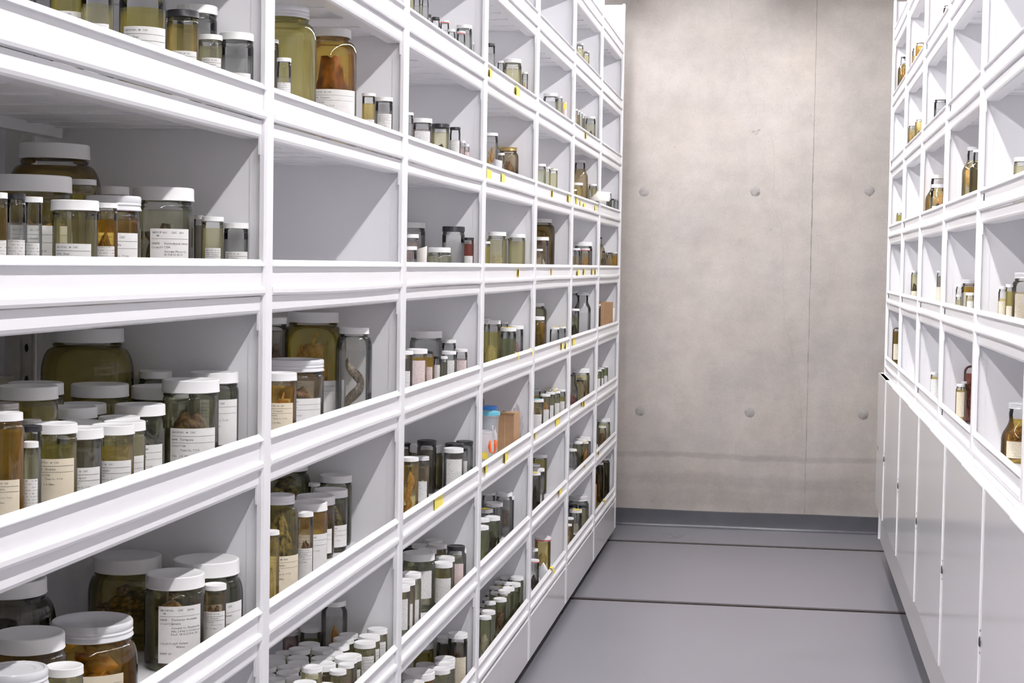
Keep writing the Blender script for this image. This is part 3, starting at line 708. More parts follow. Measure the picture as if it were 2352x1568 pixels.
('L',4,1,3,-0.9213,6.499,0.1504,0.0332,1,'y','y','','',0),
('L',4,0,3,-0.9746,6.591,0.2468,0.0746,1.35,'w','O','M','',0),
('L',4,0,2,-0.9213,6.198,0.1658,0.0585,1,'w','c','L','',0),
('L',4,0,1,-0.8944,5.946,0.1178,0.0337,1,'w','t','L','',0),
('L',4,-1,2,-0.9913,6.591,0.1982,0.0588,1.35,'w','G','K','',0),
('L',4,-1,1,-0.9099,6.051,0.1592,0.0556,1.18,'w','A','K','',0),
('L',4,-1,3,-0.9113,6.54,0.1022,0.0389,1,'y','c','L','',0),
('L',4,-1,4,-0.8943,6.6232,0.1032,0.0358,1,'y','c','','',0),
('L',4,-2,1,-0.9913,6.602,0.1375,0.0358,1,'c','o','','',0),
('L',4,-2,2,-0.9015,6.036,0.1445,0.0475,1,'c','t','M','w',0.613),
('L',4,-2,3,-0.9213,6.376,0.1365,0.0397,1,'w','t','F','w',0.561),
('L',4,-2,5,-0.9217,6.5199,0.1335,0.0386,1,'w','g','','w',0.611),
('L',4,-2,7,-0.9059,6.56,0.1355,0.0387,1,'y','g','','w',0.646),
('L',4,-2,8,-0.8912,6.6233,0.1375,0.0351,1,'w','o','','w',0.651),
('L',4,-2,4,-0.9457,6.6249,0.1375,0.0323,1,'y','g','','',0),
('L',4,-2,6,-0.9153,6.5967,0.1445,0.028,1,'y','g','','',0),
('L',4,-3,4,-0.974,6.608,0.1639,0.0628,1,'w','o','K','',0),
('L',4,-3,2,-0.9713,6.474,0.1379,0.0404,1,'w','c','','',0),
('L',4,-3,3,-0.9214,6.223,0.1539,0.049,1,'w','c','','',0),
('L',4,-3,1,-0.8987,5.988,0.1679,0.0423,1,'y','d','K','',0),
('L',4,-4,3,-0.9313,6.447,0.1443,0.0666,0.97,'r','a','L','',0),
('L',4,-4,1,-0.9213,6.116,0.1523,0.04,1,'w','c','','',0),
('L',4,-4,2,-0.8979,5.993,0.1333,0.0408,0.95,'r','c','K','',0),
('L',5,3,1,-0.9213,7.267,0.1637,0.0311,1,'g','y','','',0),
('L',5,3,2,-0.9163,7.471,0.1567,0.0279,1,'g','y','K','',0),
('L',5,2,1,-0.9213,7.156,0.1571,0.0192,1,'w','t','','',0),
('L',5,2,2,-0.9213,7.256,0.1611,0.0136,1,'w','d','','',0),
('L',5,2,3,-0.9213,7.351,0.1621,0.0138,1,'y','g','','',0),
('L',5,2,4,-0.9163,7.408,0.1581,0.0139,1,'w','d','','',0),
('L',5,2,5,-0.9087,7.613,0.1661,0.0468,1.03,'w','L','K','',0),
('L',5,1,3,-0.9528,7.603,0.2554,0.051,1.5,'w','t','','',0),
('L',5,1,2,-0.9063,7.138,0.1274,0.0517,1,'w','a','','',0),
('L',5,1,1,-0.8885,6.906,0.0884,0.0223,1,'w','c','','',0),
('L',5,1,4,-0.8929,7.6216,0.1464,0.0388,1,'w','y','','',0),
('L',5,0,2,-0.9299,7.5976,0.1688,0.0857,1,'w','c','','',0),
('L',5,0,1,-0.9063,7.134,0.1348,0.0403,1,'w','t','L','',0),
('L',5,0,3,-0.9113,7.517,0.1378,0.0444,1,'r','t','F','',0),
('L',5,-1,1,-0.9775,7.6082,0.2352,0.0511,1.3,'w','c','S','',0),
('L',5,-1,3,-0.9225,7.557,0.2292,0.0528,1.45,'m','c','','',0),
('L',5,-1,2,-0.8986,7.073,0.1642,0.0419,1,'w','G','K','',0),
('L',5,-2,3,-0.9248,7.5459,0.1675,0.0853,1,'w','y','M','',0),
('L',5,-2,1,-0.9163,7.163,0.1635,0.0348,1.6,'k','c','R','',0),
('L',5,-2,4,-0.9297,7.6171,0.1205,0.0471,1,'y','y','','w',0.32),
('L',5,-2,2,-0.8942,7.28,0.1325,0.0334,1,'k','y','','',0),
('L',5,-3,6,-0.911,7.6112,0.1349,0.0589,1,'w','c','','',0),
('L',5,-3,4,-0.9148,7.5325,0.1339,0.0545,1,'w','g','','',0),
('L',5,-3,7,-0.8876,7.5693,0.1279,0.028,1,'w','c','','',0),
('L',5,-3,3,-0.9212,7.451,0.1289,0.0443,1,'w','g','K','',0),
('L',5,-3,5,-0.8904,7.491,0.1239,0.0303,1,'y','t','F','',0),
('L',5,-3,2,-0.8976,7.071,0.1369,0.0402,1,'w','c','','',0),
('L',5,-3,1,-0.9613,7.528,0.1099,0.0244,1,'w','c','','',0),
('L',5,-4,5,-0.9298,7.591,0.1543,0.0904,1.1,'m','c','','',0),
('L',5,-4,6,-0.8997,7.521,0.1173,0.0404,1,'k','y','','',0),
('L',5,-4,4,-0.9113,7.344,0.1233,0.0577,0.97,'y','c','L','',0),
('L',5,-4,3,-0.9455,7.517,0.1183,0.0425,1,'k','c','','',0),
('L',5,-4,2,-0.8958,7.008,0.1383,0.0361,1,'w','t','L','',0),
('L',5,-4,1,-0.8946,6.951,0.1183,0.0339,1,'w','t','L','',0),
('L',6,1,1,-0.9213,8.544,0.1384,0.0091,1.4,'k','d','','',0),
('L',6,1,2,-0.9183,8.6339,0.1474,0.0116,1.3,'k','d','','',0),
('L',6,1,3,-0.9025,8.6178,0.1194,0.0156,1,'k','c','','',0),
('L',6,1,4,-0.885,8.631,0.1174,0.0202,1,'g','c','','',0),
('L',6,0,1,-0.9607,8.616,0.2098,0.0116,3.6,'k','t','','',0),
('L',6,0,2,-0.9013,8.214,0.1328,0.0154,1.6,'k','d','','',0),
('L',6,0,4,-0.9013,8.507,0.1288,0.0205,1.4,'k','t','','',0),
('L',6,0,5,-0.8886,8.6261,0.1328,0.03,1,'w','A','','',0),
('L',6,0,3,-0.9234,8.628,0.1348,0.0254,1,'w','t','','',0),
('L',6,-1,1,-0.9013,8.042,0.1622,0.0194,1,'w','K','','',0),
('L',6,-2,1,-0.9013,8.048,0.1325,0.039,1,'w','G','','w',0.668),
('L',6,-2,2,-0.9313,8.478,0.1145,0.0319,1,'w','G','','w',0.528),
('L',6,-2,3,-0.9288,8.6225,0.1155,0.0371,1,'w','G','','w',0.559),
('L',6,-3,2,-0.9217,8.553,0.1349,0.0714,1,'w','g','','',0),
('L',6,-3,1,-0.9014,8.309,0.1189,0.0381,1.05,'y','t','M','',0),
('L',6,-3,3,-0.9013,8.601,0.0729,0.0232,1,'w','t','','',0),
('L',6,-4,2,-0.9225,8.608,0.2163,0.0604,1.1,'w','K','K','',0),
('L',6,-4,1,-0.9036,8.208,0.2373,0.0443,1.2,'w','K','M','',0),
('R',0,1,1,0.548,3.999,0.1175,0.0369,1.02,'m','y','','',0),
('R',0,0,1,0.548,4.269,0.1225,0.0198,1.12,'m','a','F','c',0.69),
('R',0,0,2,0.548,4.149,0.1285,0.0171,1,'w','o','','c',0.588),
('R',0,0,3,0.598,4.239,0.1575,0.0545,1.2,'m','t','F','C',0.664),
('R',0,-1,1,0.588,4.181,0.1475,0.0583,1.55,'m','A','M','c',0.783),
('R',1,1,1,0.5681,5.1916,0.2285,0.0415,1.65,'m','y','F','',0),
('R',1,1,2,0.528,4.701,0.1855,0.0315,1.5,'w','K','','',0),
('R',1,0,2,0.5355,5.175,0.1185,0.0201,1.15,'m','c','','',0),
('R',1,0,3,0.5671,5.2017,0.1335,0.0431,1.12,'m','A','F','c',0.708),
('R',1,0,1,0.513,4.98,0.0895,0.0155,1,'m','y','','',0),
('R',1,0,4,0.518,4.73,0.0985,0.022,1,'w','y','','w',0.858),
('R',1,-1,3,0.5801,5.203,0.1795,0.0432,1.02,'n','R','M','',0),
('R',1,-1,2,0.5567,5.173,0.1305,0.0175,1.1,'m','c','','',0),
('R',1,-1,1,0.533,5.044,0.1305,0.0249,1.12,'m','a','','c',0.831),
('R',2,2,1,0.5476,6.115,0.1655,0.0458,1.05,'w','c','M','w',0.571),
('R',2,1,1,0.5465,6.0928,0.1935,0.0584,1.6,'w','a','F','',0),
('R',2,1,2,0.5291,5.921,0.1515,0.046,1.1,'m','c','K','w',0.492),
('R',2,0,1,0.548,5.97,0.1595,0.0186,1.1,'w','d','','c',0.636),
('R',2,-1,1,0.548,6.042,0.1045,0.0315,1,'m','a','','w',0.914),
('R',2,3,1,0.558,6.04,0.1785,0.0311,1.2,'w','A','F','',0),
('R',3,3,1,0.5225,7.034,0.1585,0.0255,1.15,'w','a','M','',0),
('R',3,3,3,0.5377,6.999,0.1765,0.0344,1.1,'w','A','','',0),
('R',3,3,2,0.513,6.846,0.0945,0.0142,1,'w','d','','w',0.757),
('R',3,2,1,0.5183,7.0349,0.1475,0.0332,1.1,'w','y','F','w',0.478),
('R',3,2,2,0.5422,7.0041,0.1705,0.0264,1.3,'w','a','K','c',0.484),
('R',3,1,1,0.548,7.04,0.0895,0.0165,1.1,'w','t','','w',0.93),
('R',3,0,1,0.5438,7.038,0.1575,0.0275,1.1,'w','y','K','c',0.46),
('R',4,3,1,0.5323,7.9443,0.2325,0.0226,2.0,'k','O','K','',0),
('R',4,3,2,0.5372,7.906,0.2075,0.0164,1.5,'w','A','','',0),
('R',4,1,1,0.5353,7.952,0.1265,0.0248,1.1,'w','o','','w',0.629),
('R',4,-1,1,0.5377,7.9479,0.1975,0.0373,1.02,'n','O','','c',0.605),
]
# ------------------------------------------------------------------ specimens (a few of each kind, reused at other sizes)
def icosphere(sub):
    import bmesh
    b = bmesh.new(); bmesh.ops.create_icosphere(b, subdivisions=sub, radius=1.0); me = bpy.data.meshes.new('ico'); b.to_mesh(me); b.free()
    return [v.co.copy() for v in me.vertices], [tuple(p.vertices) for p in me.polygons]
ICO3 = icosphere(3); ICO2 = icosphere(2)
def lump(seed, amp=.35, freq=1.6, stretch=(1, 1, 1), sub=3):
    vs, fs = ICO3 if sub == 3 else ICO2; off = Vector((seed*3.1, seed*1.7, seed*.9)); out = []
    for v in vs:
        d = 1+amp*noise.noise(v*freq+off)+amp*.5*noise.noise(v*freq*2.7+off)
        out.append((v.x*d*stretch[0], v.y*d*stretch[1], v.z*d*stretch[2]))
    return out, fs
def tube(pts, rad, seg=8):
    v = []; f = []; n = len(pts)
    for i, p in enumerate(pts):
        p = Vector(p); t = (Vector(pts[min(i+1, n-1)])-Vector(pts[max(i-1, 0)])).normalized()
        a = t.orthogonal().normalized() if i == 0 else (a-t*a.dot(t)).normalized()
        b = t.cross(a); r = rad(i/(n-1)) if callable(rad) else rad
        for k in range(seg):
            an = 2*math.pi*k/seg; v.append(tuple(p+a*r*math.cos(an)+b*r*math.sin(an)))
    for i in range(n-1):
        for k in range(seg): f.append((i*seg+k, i*seg+(k+1) % seg, (i+1)*seg+(k+1) % seg, (i+1)*seg+k))
    f.append(tuple(range(seg))[::-1]); f.append(tuple((n-1)*seg+k for k in range(seg)))
    return v, f
SPEC = {}
def turtle(seed):
    rnd = random.Random(seed); m = MB(); vs, fs = ICO3
    sh = [((v.x*.62), (v.y*.42 if v.y > 0 else v.y*.22), v.z*.85) for v in vs]; m.add((sh, fs))
    for sx in (-1, 1):
        for sz in (-.5, .55):
            p = [(sx*.5, 0, sz*.8), (sx*.72, .05, sz*1.05), (sx*.74, .12, sz*1.3)]
            m.add(tube(p, lambda t: .14*(1-.35*t), 7))
    m.add(tube([(0, 0, .7), (.03, .02, .95), (.02, .05, 1.12)], lambda t: .15+.05*math.sin(t*3), 8))
    return m.vf()
def snake(seed):
    pts = []
    for i in range(60):
        t = i/59; a = t*2.6*math.pi+seed; pts.append((.55*math.cos(a)*(1-.25*t), .45*math.sin(a), -.9+1.8*t))
    return tube(pts, lambda t: .20*math.sin(math.pi*(.12+.80*t))+.03, 10)
def frogs(seed):
    rnd = random.Random(seed); m = MB()
    for i in range(5):
        v, f = lump(seed*7+i, .35, 1.7, (rnd.uniform(.3, .5), rnd.uniform(.25, .4), rnd.uniform(.25, .55)), 2)
        o = (rnd.uniform(-.4, .4), rnd.uniform(-.35, .35), -.75+i*.34); m.add(([(x+o[0], y+o[1], z+o[2]) for x, y, z in v], f))
        m.add(tube([(o[0], o[1], o[2]), (o[0]+rnd.uniform(-.4, .4), o[1]+rnd.uniform(-.3, .3), o[2]+.25), (o[0]+rnd.uniform(-.4, .4), o[1]+rnd.uniform(-.3, .3), o[2]+.55)], lambda t: .10*(1-.5*t), 6))
    return m.vf()
for s in range(3):
    SPEC['T', s] = mesh('turtle', turtle(s), True, 60)
    SPEC['S', s] = mesh('snake', snake(s*1.3), True)
    SPEC['F', s] = mesh('frogs', frogs(s+1), True)
    for c in 'MKLPXVR': SPEC[c, s] = mesh('tissue', lump(s+ord(c), .45 if c in 'MF' else .3, 1.7, (.75, .7, 1.0)), True)
SPECM = {'T': flesh('turtle_skin', (.02, .015, .01), (.34, .20, .08), 6, (.10, .06, .03)), 'S': flesh('snake_skin', (.16, .14, .12), (.42, .34, .24), 9),
 'F': flesh('orange_tissue', (.55, .25, .05), (.72, .48, .18), 5), 'M': flesh('brown_tissue', (.12, .06, .025), (.45, .27, .13), 5, (.25, .14, .07)),
 'K': flesh('dark_tissue', (.018, .014, .01), (.14, .10, .06), 5), 'L': flesh('pale_tissue', (.62, .55, .42), (.80, .74, .60), 4),
 'P': flesh('pink_tissue', (.30, .10, .14), (.62, .42, .42), 4), 'X': flesh('stained_tissue', (.40, .08, .02), (.66, .34, .06), 7),
 'V': flesh('mottled_shell', (.02, .016, .012), (.60, .45, .20), 5.5), 'R': flesh('maroon_tissue', (.10, .025, .02), (.34, .12, .09), 3)}
SPECN = {'T': 'turtle_specimen', 'S': 'snake_specimen', 'V': 'shell_specimen'}

# ------------------------------------------------------------------ jars
def outline(R, rn, H, hl, b):
    """(r,z) of the glass from the base to the rim"""
    if b < 1.12: sh = max(.007, .24*R)+.35*max(0, R-rn)
    elif b < 1.45: sh = .85*(R-rn)+.35*R
    else: sh = 1.9*(R-rn)+.3*R
    nk = .004+.06*R + (.02 if b >= 1.45 else 0)          # glass neck showing below the lid
    zt = H-.002; zn = H-hl-nk; zs = max(.25*H, zn-sh)
    pr = [(0, .003), (R*.70, .0025), (R*.86, 0), (R*.965, .003), (R, .011)]
    for q in (.33, .66): pr.append((R, .011+(zs-.011)*q))
    for i in range(7):
        a = i/6*math.pi/2
        t = 1-math.cos(a) if b < 1.45 else (1-math.cos(i/6*math.pi))/2
        pr.append((R-(R-rn)*t, zs+(zn-zs)*(math.sin(a) if b < 1.45 else i/6)))
    pr += [(rn*1.035, zn+nk*.35), (rn*1.035, zn+nk*.6), (rn*.985, zn+nk*.8), (rn*.985, zt)]
    return pr, zs, zn
def lid_mesh(kind, r, h, seg, ridged):
    if kind in 'mgB':
        pr = [(r*.90, 0), (r*1.0, 0), (r*1.015, h*.06), (r*1.0, h*.16), (r*.975, h*.30), (r*1.005, h*.40), (r*.985, h*.52), (r*1.0, h*.62), (r*1.0, h*.90), (r*.97, h*.985), (r*.90, h), (r*.85, h*.93), (r*.62, h*.93), (r*.60, h*.90), (0, h*.90)]
        rd = ({6, 7, 8}, r*.012) if ridged else None
    else:
        pr = [(r*.92, 0), (r*1.0, 0), (r*1.012, h*.05), (r*1.0, h*.14), (r*.995, h*.88), (r*.985, h*.95), (r*.95, h), (r*.90, h*.995), (r*.87, h*.955), (0, h*.955)]
        rd = ({3, 4}, r*.010) if ridged else None
    return mesh('lid', lathe(pr, seg, rd), True, 35)
LIDM = {'w': CAPWHITE, 'W': CAPWHITE, 'm': CAPMETAL, 'g': CAPGREY, 'k': CAPBLACK, 'B': CAPBRASS, 'r': CAPWHITE, 'y': CAPWHITE, 'c': CAPWHITE}
def wrap_label(R, z0, z1, half, phi, n=14, curl=0.0):
    v = []; f = []; uv = []; lay = ((R+.0003), (R+.0008))
    for r in lay[::-1]:
        for j, z in enumerate((z0, z1)):
            for i in range(n+1):
                a = phi-half+2*half*i/n; rr = r+curl*(2*i/n-1)**2
                v.append((rr*math.cos(a), rr*math.sin(a), z+curl*2*(i/n)*(1 if j else 1)))
    m = n+1
    for i in range(n): f.append((i, i+1, m+i+1, m+i))
    for i in range(n): f.append((2*m+i, 3*m+i, 3*m+i+1, 2*m+i+1))
    for i in range(n): f.append((m+i, m+i+1, 3*m+i+1, 3*m+i)); f.append((i+1, i, 2*m+i, 2*m+i+1))
    f.append((0, m, 3*m, 2*m)); f.append((n, 2*m+n, 3*m+n, m+n))
    me = mesh('paper_label', (v, f), True, 40)
    ul = me.uv_layers.new(name='UVMap'); w = 2*half*R; hgt = z1-z0
    for lp in me.loops:
        i = lp.vertex_index % m; j = (lp.vertex_index//m) % 2; ul.data[lp.index].uv = (i/n*w/.05, j*hgt/.05)
    return me
def text_mesh(lines, R, z1, half, phi):
    """lines: (text, u from the left edge in metres, v below the top edge, letter height)"""
    m = MB()
    for (s, u, dv, hh) in lines:
        cu = bpy.data.curves.new('t', 'FONT'); cu.body = s; cu.size = hh; cu.resolution_u = 1
        to = bpy.data.objects.new('t', cu); col.objects.link(to)
        me = bpy.data.meshes.new_from_object(to)
        rr = R+.0011
        v = []
        for p in me.vertices:
            a = phi-half+(u+p.co.x)/rr; v.append((rr*math.cos(a), rr*math.sin(a), z1-dv+p.co.y))
        lim = 2*half*R
        f = [tuple(q.vertices) for q in me.polygons if max(me.vertices[i].co.x for i in q.vertices)+u < lim-.001]
        m.add((v, f)); bpy.data.objects.remove(to); bpy.data.curves.remove(cu); bpy.data.meshes.remove(me)
    return m.vf()
def rule(R, z1, dv, half, phi, th=.0004, n=12):
    v = []; f = []
    for i in range(n+1):
        a = phi-half*.93+2*half*.93*i/n
        for z in (z1-dv, z1-dv-th): v.append(((R+.0011)*math.cos(a), (R+.0011)*math.sin(a), z))
    for i in range(n): f.append((2*i, 2*i+1, 2*i+3, 2*i+2))
    return v, f
TXT = {
 'T': [('GROUP NO.', .003, .0075, .0042), ('48', .0085, .0125, .0042), ('CAS', .031, .0075, .0048), ('282042', .046, .0075, .0042),
       ('NAME', .003, .0225, .0042), ('Trachemys decussata', .021, .0225, .0050), ('LOCALITY:', .003, .0285, .0035), ('Jamaica', .021, .0285, .0050),
       ('Cornwall Co. Westmoreland', .021, .0355, .0045), ('Hills, 2.4 km S of Little London', .021, .0405, .0045), ("Pond'. 18 13.22 8 N, 78 1", .021, .0455, .0045),
       ('COLLECTOR:', .003, .060, .0042), ('J.F. Parham', .027, .060, .0047), ('Wilson', .029, .0655, .0047), ('IDENT. BY', .003, .076, .0042)],
 't': [('GROUP NO.', .003, .0075, .0042), ('48', .0085, .0125, .0042), ('CAS', .031, .0075, .0048), ('NAME', .003, .0225, .0042), ('Trachemys', .018, .0225, .0050),
       ('LOCALITY:', .003, .0285, .0035), ('USA', .018, .0285, .0050), ('Mississippi Co.', .018, .036, .0045), ('33 40.1 N', .018, .041, .0045)],
 'B': [('GROUP NO.', .003, .0075, .0045), ('48', .010, .0125, .0045), ('CAS', .033, .0075, .0048), ('2810', .046, .0075, .0045), ('NAME', .003, .0245, .0045),
       ('Sternotherus odoratus', .022, .0245, .0050), ('LOCALITY:', .003, .0305, .0037), ('USA', .022, .0305, .0052), ('Georgia: Macon Co., 32', .022, .0370, .0048), ('41.904 N, 83 31', .022, .0420, .0048)],
}
NAMES = ('Terrapene', 'Terrapene', 'Chelydra', 'Emys', 'Trachemys', 'Terrapene c.')
def typed(rnd):
    return [('GROUP NO.  48', .003, .0075, .0040), ('CAS', .034, .0075, .0045), ('NAME', .003, .019, .0040), (rnd.choice(NAMES), .018, .019, .0050),
            ('LOCALITY', .003, .029, .0034), ('USA', .019, .029, .0046), ('Texas Co., T 2 N', .019, .0355, .0042), ('COLL.', .003, .045, .0040), ('J. R. Miller', .017, .045, .0044)]
WORDS = ['first','second','third','fourth','fifth','sixth','seventh','eighth','ninth','tenth','eleventh','twelfth','thirteenth','fourteenth','fifteenth','sixteenth','seventeenth','eighteenth','nineteenth','twentieth']
def ordinal(n):
    if n <= 20: return WORDS[n-1]
    return ('twenty-' if n < 30 else 'thirty-')+WORDS[n % 10-1] if n % 10 else 'thirtieth'
LIDW = {'w': 'white-lidded', 'W': 'white-lidded', 'm': 'tin-lidded', 'g': 'grey-lidded', 'k': 'black-lidded', 'B': 'brass-lidded', 'r': 'red-taped', 'y': 'yellow-tagged', 'c': 'blue-topped', 'n': 'domed'}
BAYL = ['nearest left bay', 'second left bay', 'third left bay', 'fourth left bay', 'fifth left bay', 'sixth left bay', 'last left bay']
BAYR = ['nearest right bay', 'second right bay', 'third right bay', 'fourth right bay', 'last right bay']
SHELF = {0: 'eye-level shelf', 1: 'first shelf above eye level', 2: 'second shelf above eye level', 3: 'third shelf above eye level', -1: 'first shelf below eye level', -2: 'second shelf below eye level', -3: 'third shelf below eye level', -4: 'fourth shelf below eye level'}
def place_words(side, bay, k): return SHELF[k] + ', ' + (BAYL if side == 'L' else BAYR)[bay]
def shelf_z(side, k): return (ZL+SL*k if side == 'L' else ZR+SR*k)-.0622

def make_jar(row, idx):
    side, bay, k, nth, X, Y, H, D, b, lid, fl, sp, lab, lz = row
    rnd = random.Random(idx*13+5)
    near = side == 'L' and bay <= 1
    mid = near or (side == 'L' and bay <= 3) or (side == 'R' and bay <= 1)
    seg = 48 if near else (28 if mid else 20)
    r = D/2; R = r*b; rn = min(r*.93, R*.97)
    crowd = (side, bay, k) in (('L', 1, -3), ('L', 3, -4)) and not sp and not lab and H < .15
    kind = 'vial' if D < .032 or crowd else ('bottle' if b >= 1.45 else 'jar')
    name = {'vial': 'specimen_vial', 'bottle': 'glass_bottle', 'jar': 'specimen_jar'}[kind]
    root = empty(name, (X, Y, shelf_z(side, k)+.0008))
    w = FLUID[fl][2]
    if crowd: txt = 'identical white-capped vial packed in the crowd on ' + place_words(side, bay, k).replace(' eye level', ' eye level')
    else: txt = '%s %s of %s fluid, %s from left, %s' % (LIDW[lid], kind, w.split(' ')[-1], ordinal(nth), place_words(side, bay, k))
    tag(root, txt, kind, 'specimen containers on %s of the %s' % (SHELF[k], (BAYL if side == 'L' else BAYR)[bay]))
    if lid == 'n':
        pr = [(0, .003), (R*.8, .001), (R*.97, .004), (R, .012), (R, H-R)] + [(R*math.cos(a*math.pi/16), H-R+R*math.sin(a*math.pi/16)) for a in range(1, 8)] + [(0, H)]
        zs = H-R; zn = H-.01; hl = 0
    else:
        hl = max(.007, min(.024, D*(.22 if lid not in 'mg' else .27)))
        pr, zs, zn = outline(R, rn, H, hl, b)
    obj('glass_body', mesh('glass_body', lathe(pr, seg), True), GLASS, root)
    # fluid fills the jar to just under the neck
    lv = zn*(.985 if b > 1.12 else .95)
    if (fl == 'c' or rnd.random() < .22) and R < .045: lv = zs*rnd.uniform(.86, .99)
    fp = [(0, .006), (R*.85, .006), (R*.93, .012)]
    for (q, z) in pr[5:]:
        if .012 < z < lv: fp.append((q-.05*R, z))
    fp += [(fp[-1][0], lv), (0, lv)]
    obj('fluid', mesh('fluid', lathe(fp, seg if near else max(16, seg-6)), True, 50), fluid_mat(fl, bool(sp)), root)
    if lid != 'n':
        me = lid_mesh(lid, r, hl, 96 if near else seg, near)
        lo = obj('lid', me, LIDM[lid], root, (0, 0, H-hl))
        if lid == 'r':
            obj('red_band', mesh('red_band', lathe([(r*1.012, hl*.08), (r*1.02, hl*.08), (r*1.02, hl*.34), (r*1.012, hl*.34)], seg)), RED, lo)
        if lid in 'yc':
            obj('lid_sticker', mesh('lid_sticker', MB().box(-r*.55, r*.55, -r*.5, r*.5, hl+.0002, hl+.0012).box(r*.2, r*1.06, -r*.3, r*.3, hl+.0012, hl+.0018).vf()), YELLOW if lid == 'y' else CYAN, lo, (0, 0, 0), rnd.uniform(-2.2, -.6) if side == 'L' else rnd.uniform(2, 3))
    if sp:
        hs = lv-.014; s = (SPEC[sp, idx % 3])
        sc = {'T': (R*.95, R*.95, hs*.34), 'S': (R*.85, R*.85, hs*.46), 'F': (R*.85, R*.85, hs*.40), 'V': (R*.98, R*.95, hs*.44), 'K': (R*.85, R*.8, hs*.36), 'M': (R*.82, R*.8, hs*.36), 'L': (R*.75, R*.75, hs*.28), 'P': (R*.7, R*.7, hs*.33), 'X': (R*.48, R*.35, hs*.40), 'R': (R*.92, R*.9, hs*.40)}[sp]
        o = obj(SPECN.get(sp, 'preserved_specimen'), s, SPECM[sp], root, (rnd.uniform(-.05, .05)*R, rnd.uniform(-.05, .05)*R, .008+hs*(.5 if sp not in 'LK' else .40)), rnd.uniform(0, 6.28), sc)
        if sp == 'T': o.rotation_euler = (rnd.uniform(-.3, .3), rnd.uniform(-.3, .3), rnd.uniform(0, 6.28))
    if lab:
        phi = math.atan2(-Y, -X)+rnd.uniform(-.10, .16)*(1 if side == 'L' else -1)
        half = {'T': .74, 'B': .70, 't': .55, 'C': .8}.get(lab, rnd.uniform(.75, 1.05))
        if lab == 'T': phi += .22
        if lab == 'B': phi += .30
        if lab == 't': phi += .62
        if near and lab in 'wc' and R > .03: phi += rnd.uniform(.0, .3)
        z1 = min(lz*H, zs-.004); z0 = max(.012, z1-(.09 if lab in 'TtB' else .075))
        paper = PAPER['c' if lab in 'cC' else ('p' if lab == 'p' else 'w')]
        pn = {'c': 'cream', 'C': 'cream', 'p': 'pink'}.get(lab, 'white')
        real = near and R > .017
        pm = plain(pn+'_paper', paper, .7, var=.03, scale=90) if real else print_mat(pn+'_typed_paper', paper)
        lo = obj('paper_label', wrap_label(R, z0, z1, half, phi), pm, root)
        if real:
            lines = TXT.get(lab) or typed(rnd)
            sc = 1.0 if lab in TXT else min(1.0, max(.62, R/.038))
            lines = [(a, u*sc, dv*sc, hh*sc) for a, u, dv, hh in lines if dv*sc < z1-z0-.002]
            t = MB().add(text_mesh(lines, R, z1, half, phi)).add(rule(R, z1, .0155*sc if lab in TXT else .012*sc, half, phi))
            if lab not in TXT: t.add(rule(R, z1, .0225*sc, half, phi))
            obj('print', mesh('print', t.vf()), INK, lo)
        if lab == 'C':
            for (dz, da) in ((-.018, .15), (-.075, .25)):
                c = fix(mesh('round_sticker', lathe([(0, .0006), (.013, .0006), (.013, 0), (0, 0)], 20)))
                a = phi+da; o = obj('round_sticker', c, plain('white_paper', PAPER['w'], .7, var=.03, scale=90), root, ((R+.0012)*math.cos(a), (R+.0012)*math.sin(a), max(.03, z1+dz)))
                o.rotation_euler = (0, math.pi/2, a)
    return root
for i, row in enumerate(JARS): make_jar(row, i)

# ------------------------------------------------------------------ sticky notes on the left lips: bay, level, y, width, height above lip top, size
NOTES = [(3, 2, 4.74, 0.072, -0.0336, 0.031), (3, 2, 5.236, 0.113, -0.0326, 0.031), (3, 1, 4.747, 0.093, -0.0318, 0.028), (3, 1, 4.989, 0.071, -0.0313, 0.027), (3, 0, 5.317, 0.054, -0.0299, 0.025), (4, 1, 6.077, 0.052, -0.0293, 0.023), (4, 1, 6.557, 0.107, -0.0273, 0.025), (5, 1, 6.817, 0.072, -0.0253, 0.025), (5, 1, 6.936, 0.045, -0.0308, 0.02), (5, 1, 7.084, 0.094, -0.0373, 0.023), (5, 1, 7.508, 0.087, -0.0328, 0.026), (4, 0, 6.099, 0.036, -0.0279, 0.023), (5, 0, 6.883, 0.089, -0.0344, 0.024), (5, 0, 7.104, 0.078, -0.0299, 0.023), (5, 0, 7.408, 0.068, -0.0304, 0.024), (5, 0, 7.547, 0.071, -0.0304, 0.024), (4, -1, 6.416, 0.072, -0.03, 0.024), (4, -1, 6.537, 0.067, -0.0335, 0.023), (5, -1, 6.8, 0.101, -0.029, 0.028), (3, -2, 4.769, 0.073, -0.0242, 0.029), (3, -2, 5.126, 0.101, -0.0317, 0.034), (4, -2, 6.343, 0.14, -0.0242, 0.035), (4, -2, 5.758, 0.047, -0.0262, 0.023), (5, -2, 7.113, 0.048, -0.0222, 0.023), (5, -2, 7.193, 0.048, -0.0287, 0.024), (2, -2, 4.094, 0.114, -0.0257, 0.034), (5, -3, 7.285, 0.05, -0.0213, 0.022), (4, -3, 6.45, 0.131, -0.0238, 0.027), (6, -3, 7.838, 0.077, -0.0243, 0.024), (5, 2, 7.077, 0.046, -0.0271, 0.026)]
TABS = [(3, -1, 5.287, 0.098, -0.006, 0.022), (3, -1, 5.585, 0.109, -0.007, 0.02), (4, -4, 6.22, 0.16, -0.0159, 0.03), (6, -4, 8.092, 0.102, -0.0179, 0.022)]
NOTE_INK = print_mat('written_yellow_paper', (.93, .78, .13), .9)
def note_words(bay, k, n, tot):
    w = 'only' if tot == 1 else ordinal(n)
    return 'yellow note, %s from left on lip of %s' % (w, place_words('L', bay, k)) if tot > 1 else 'lone yellow paper note on lip of %s' % place_words('L', bay, k)
cnt = {}
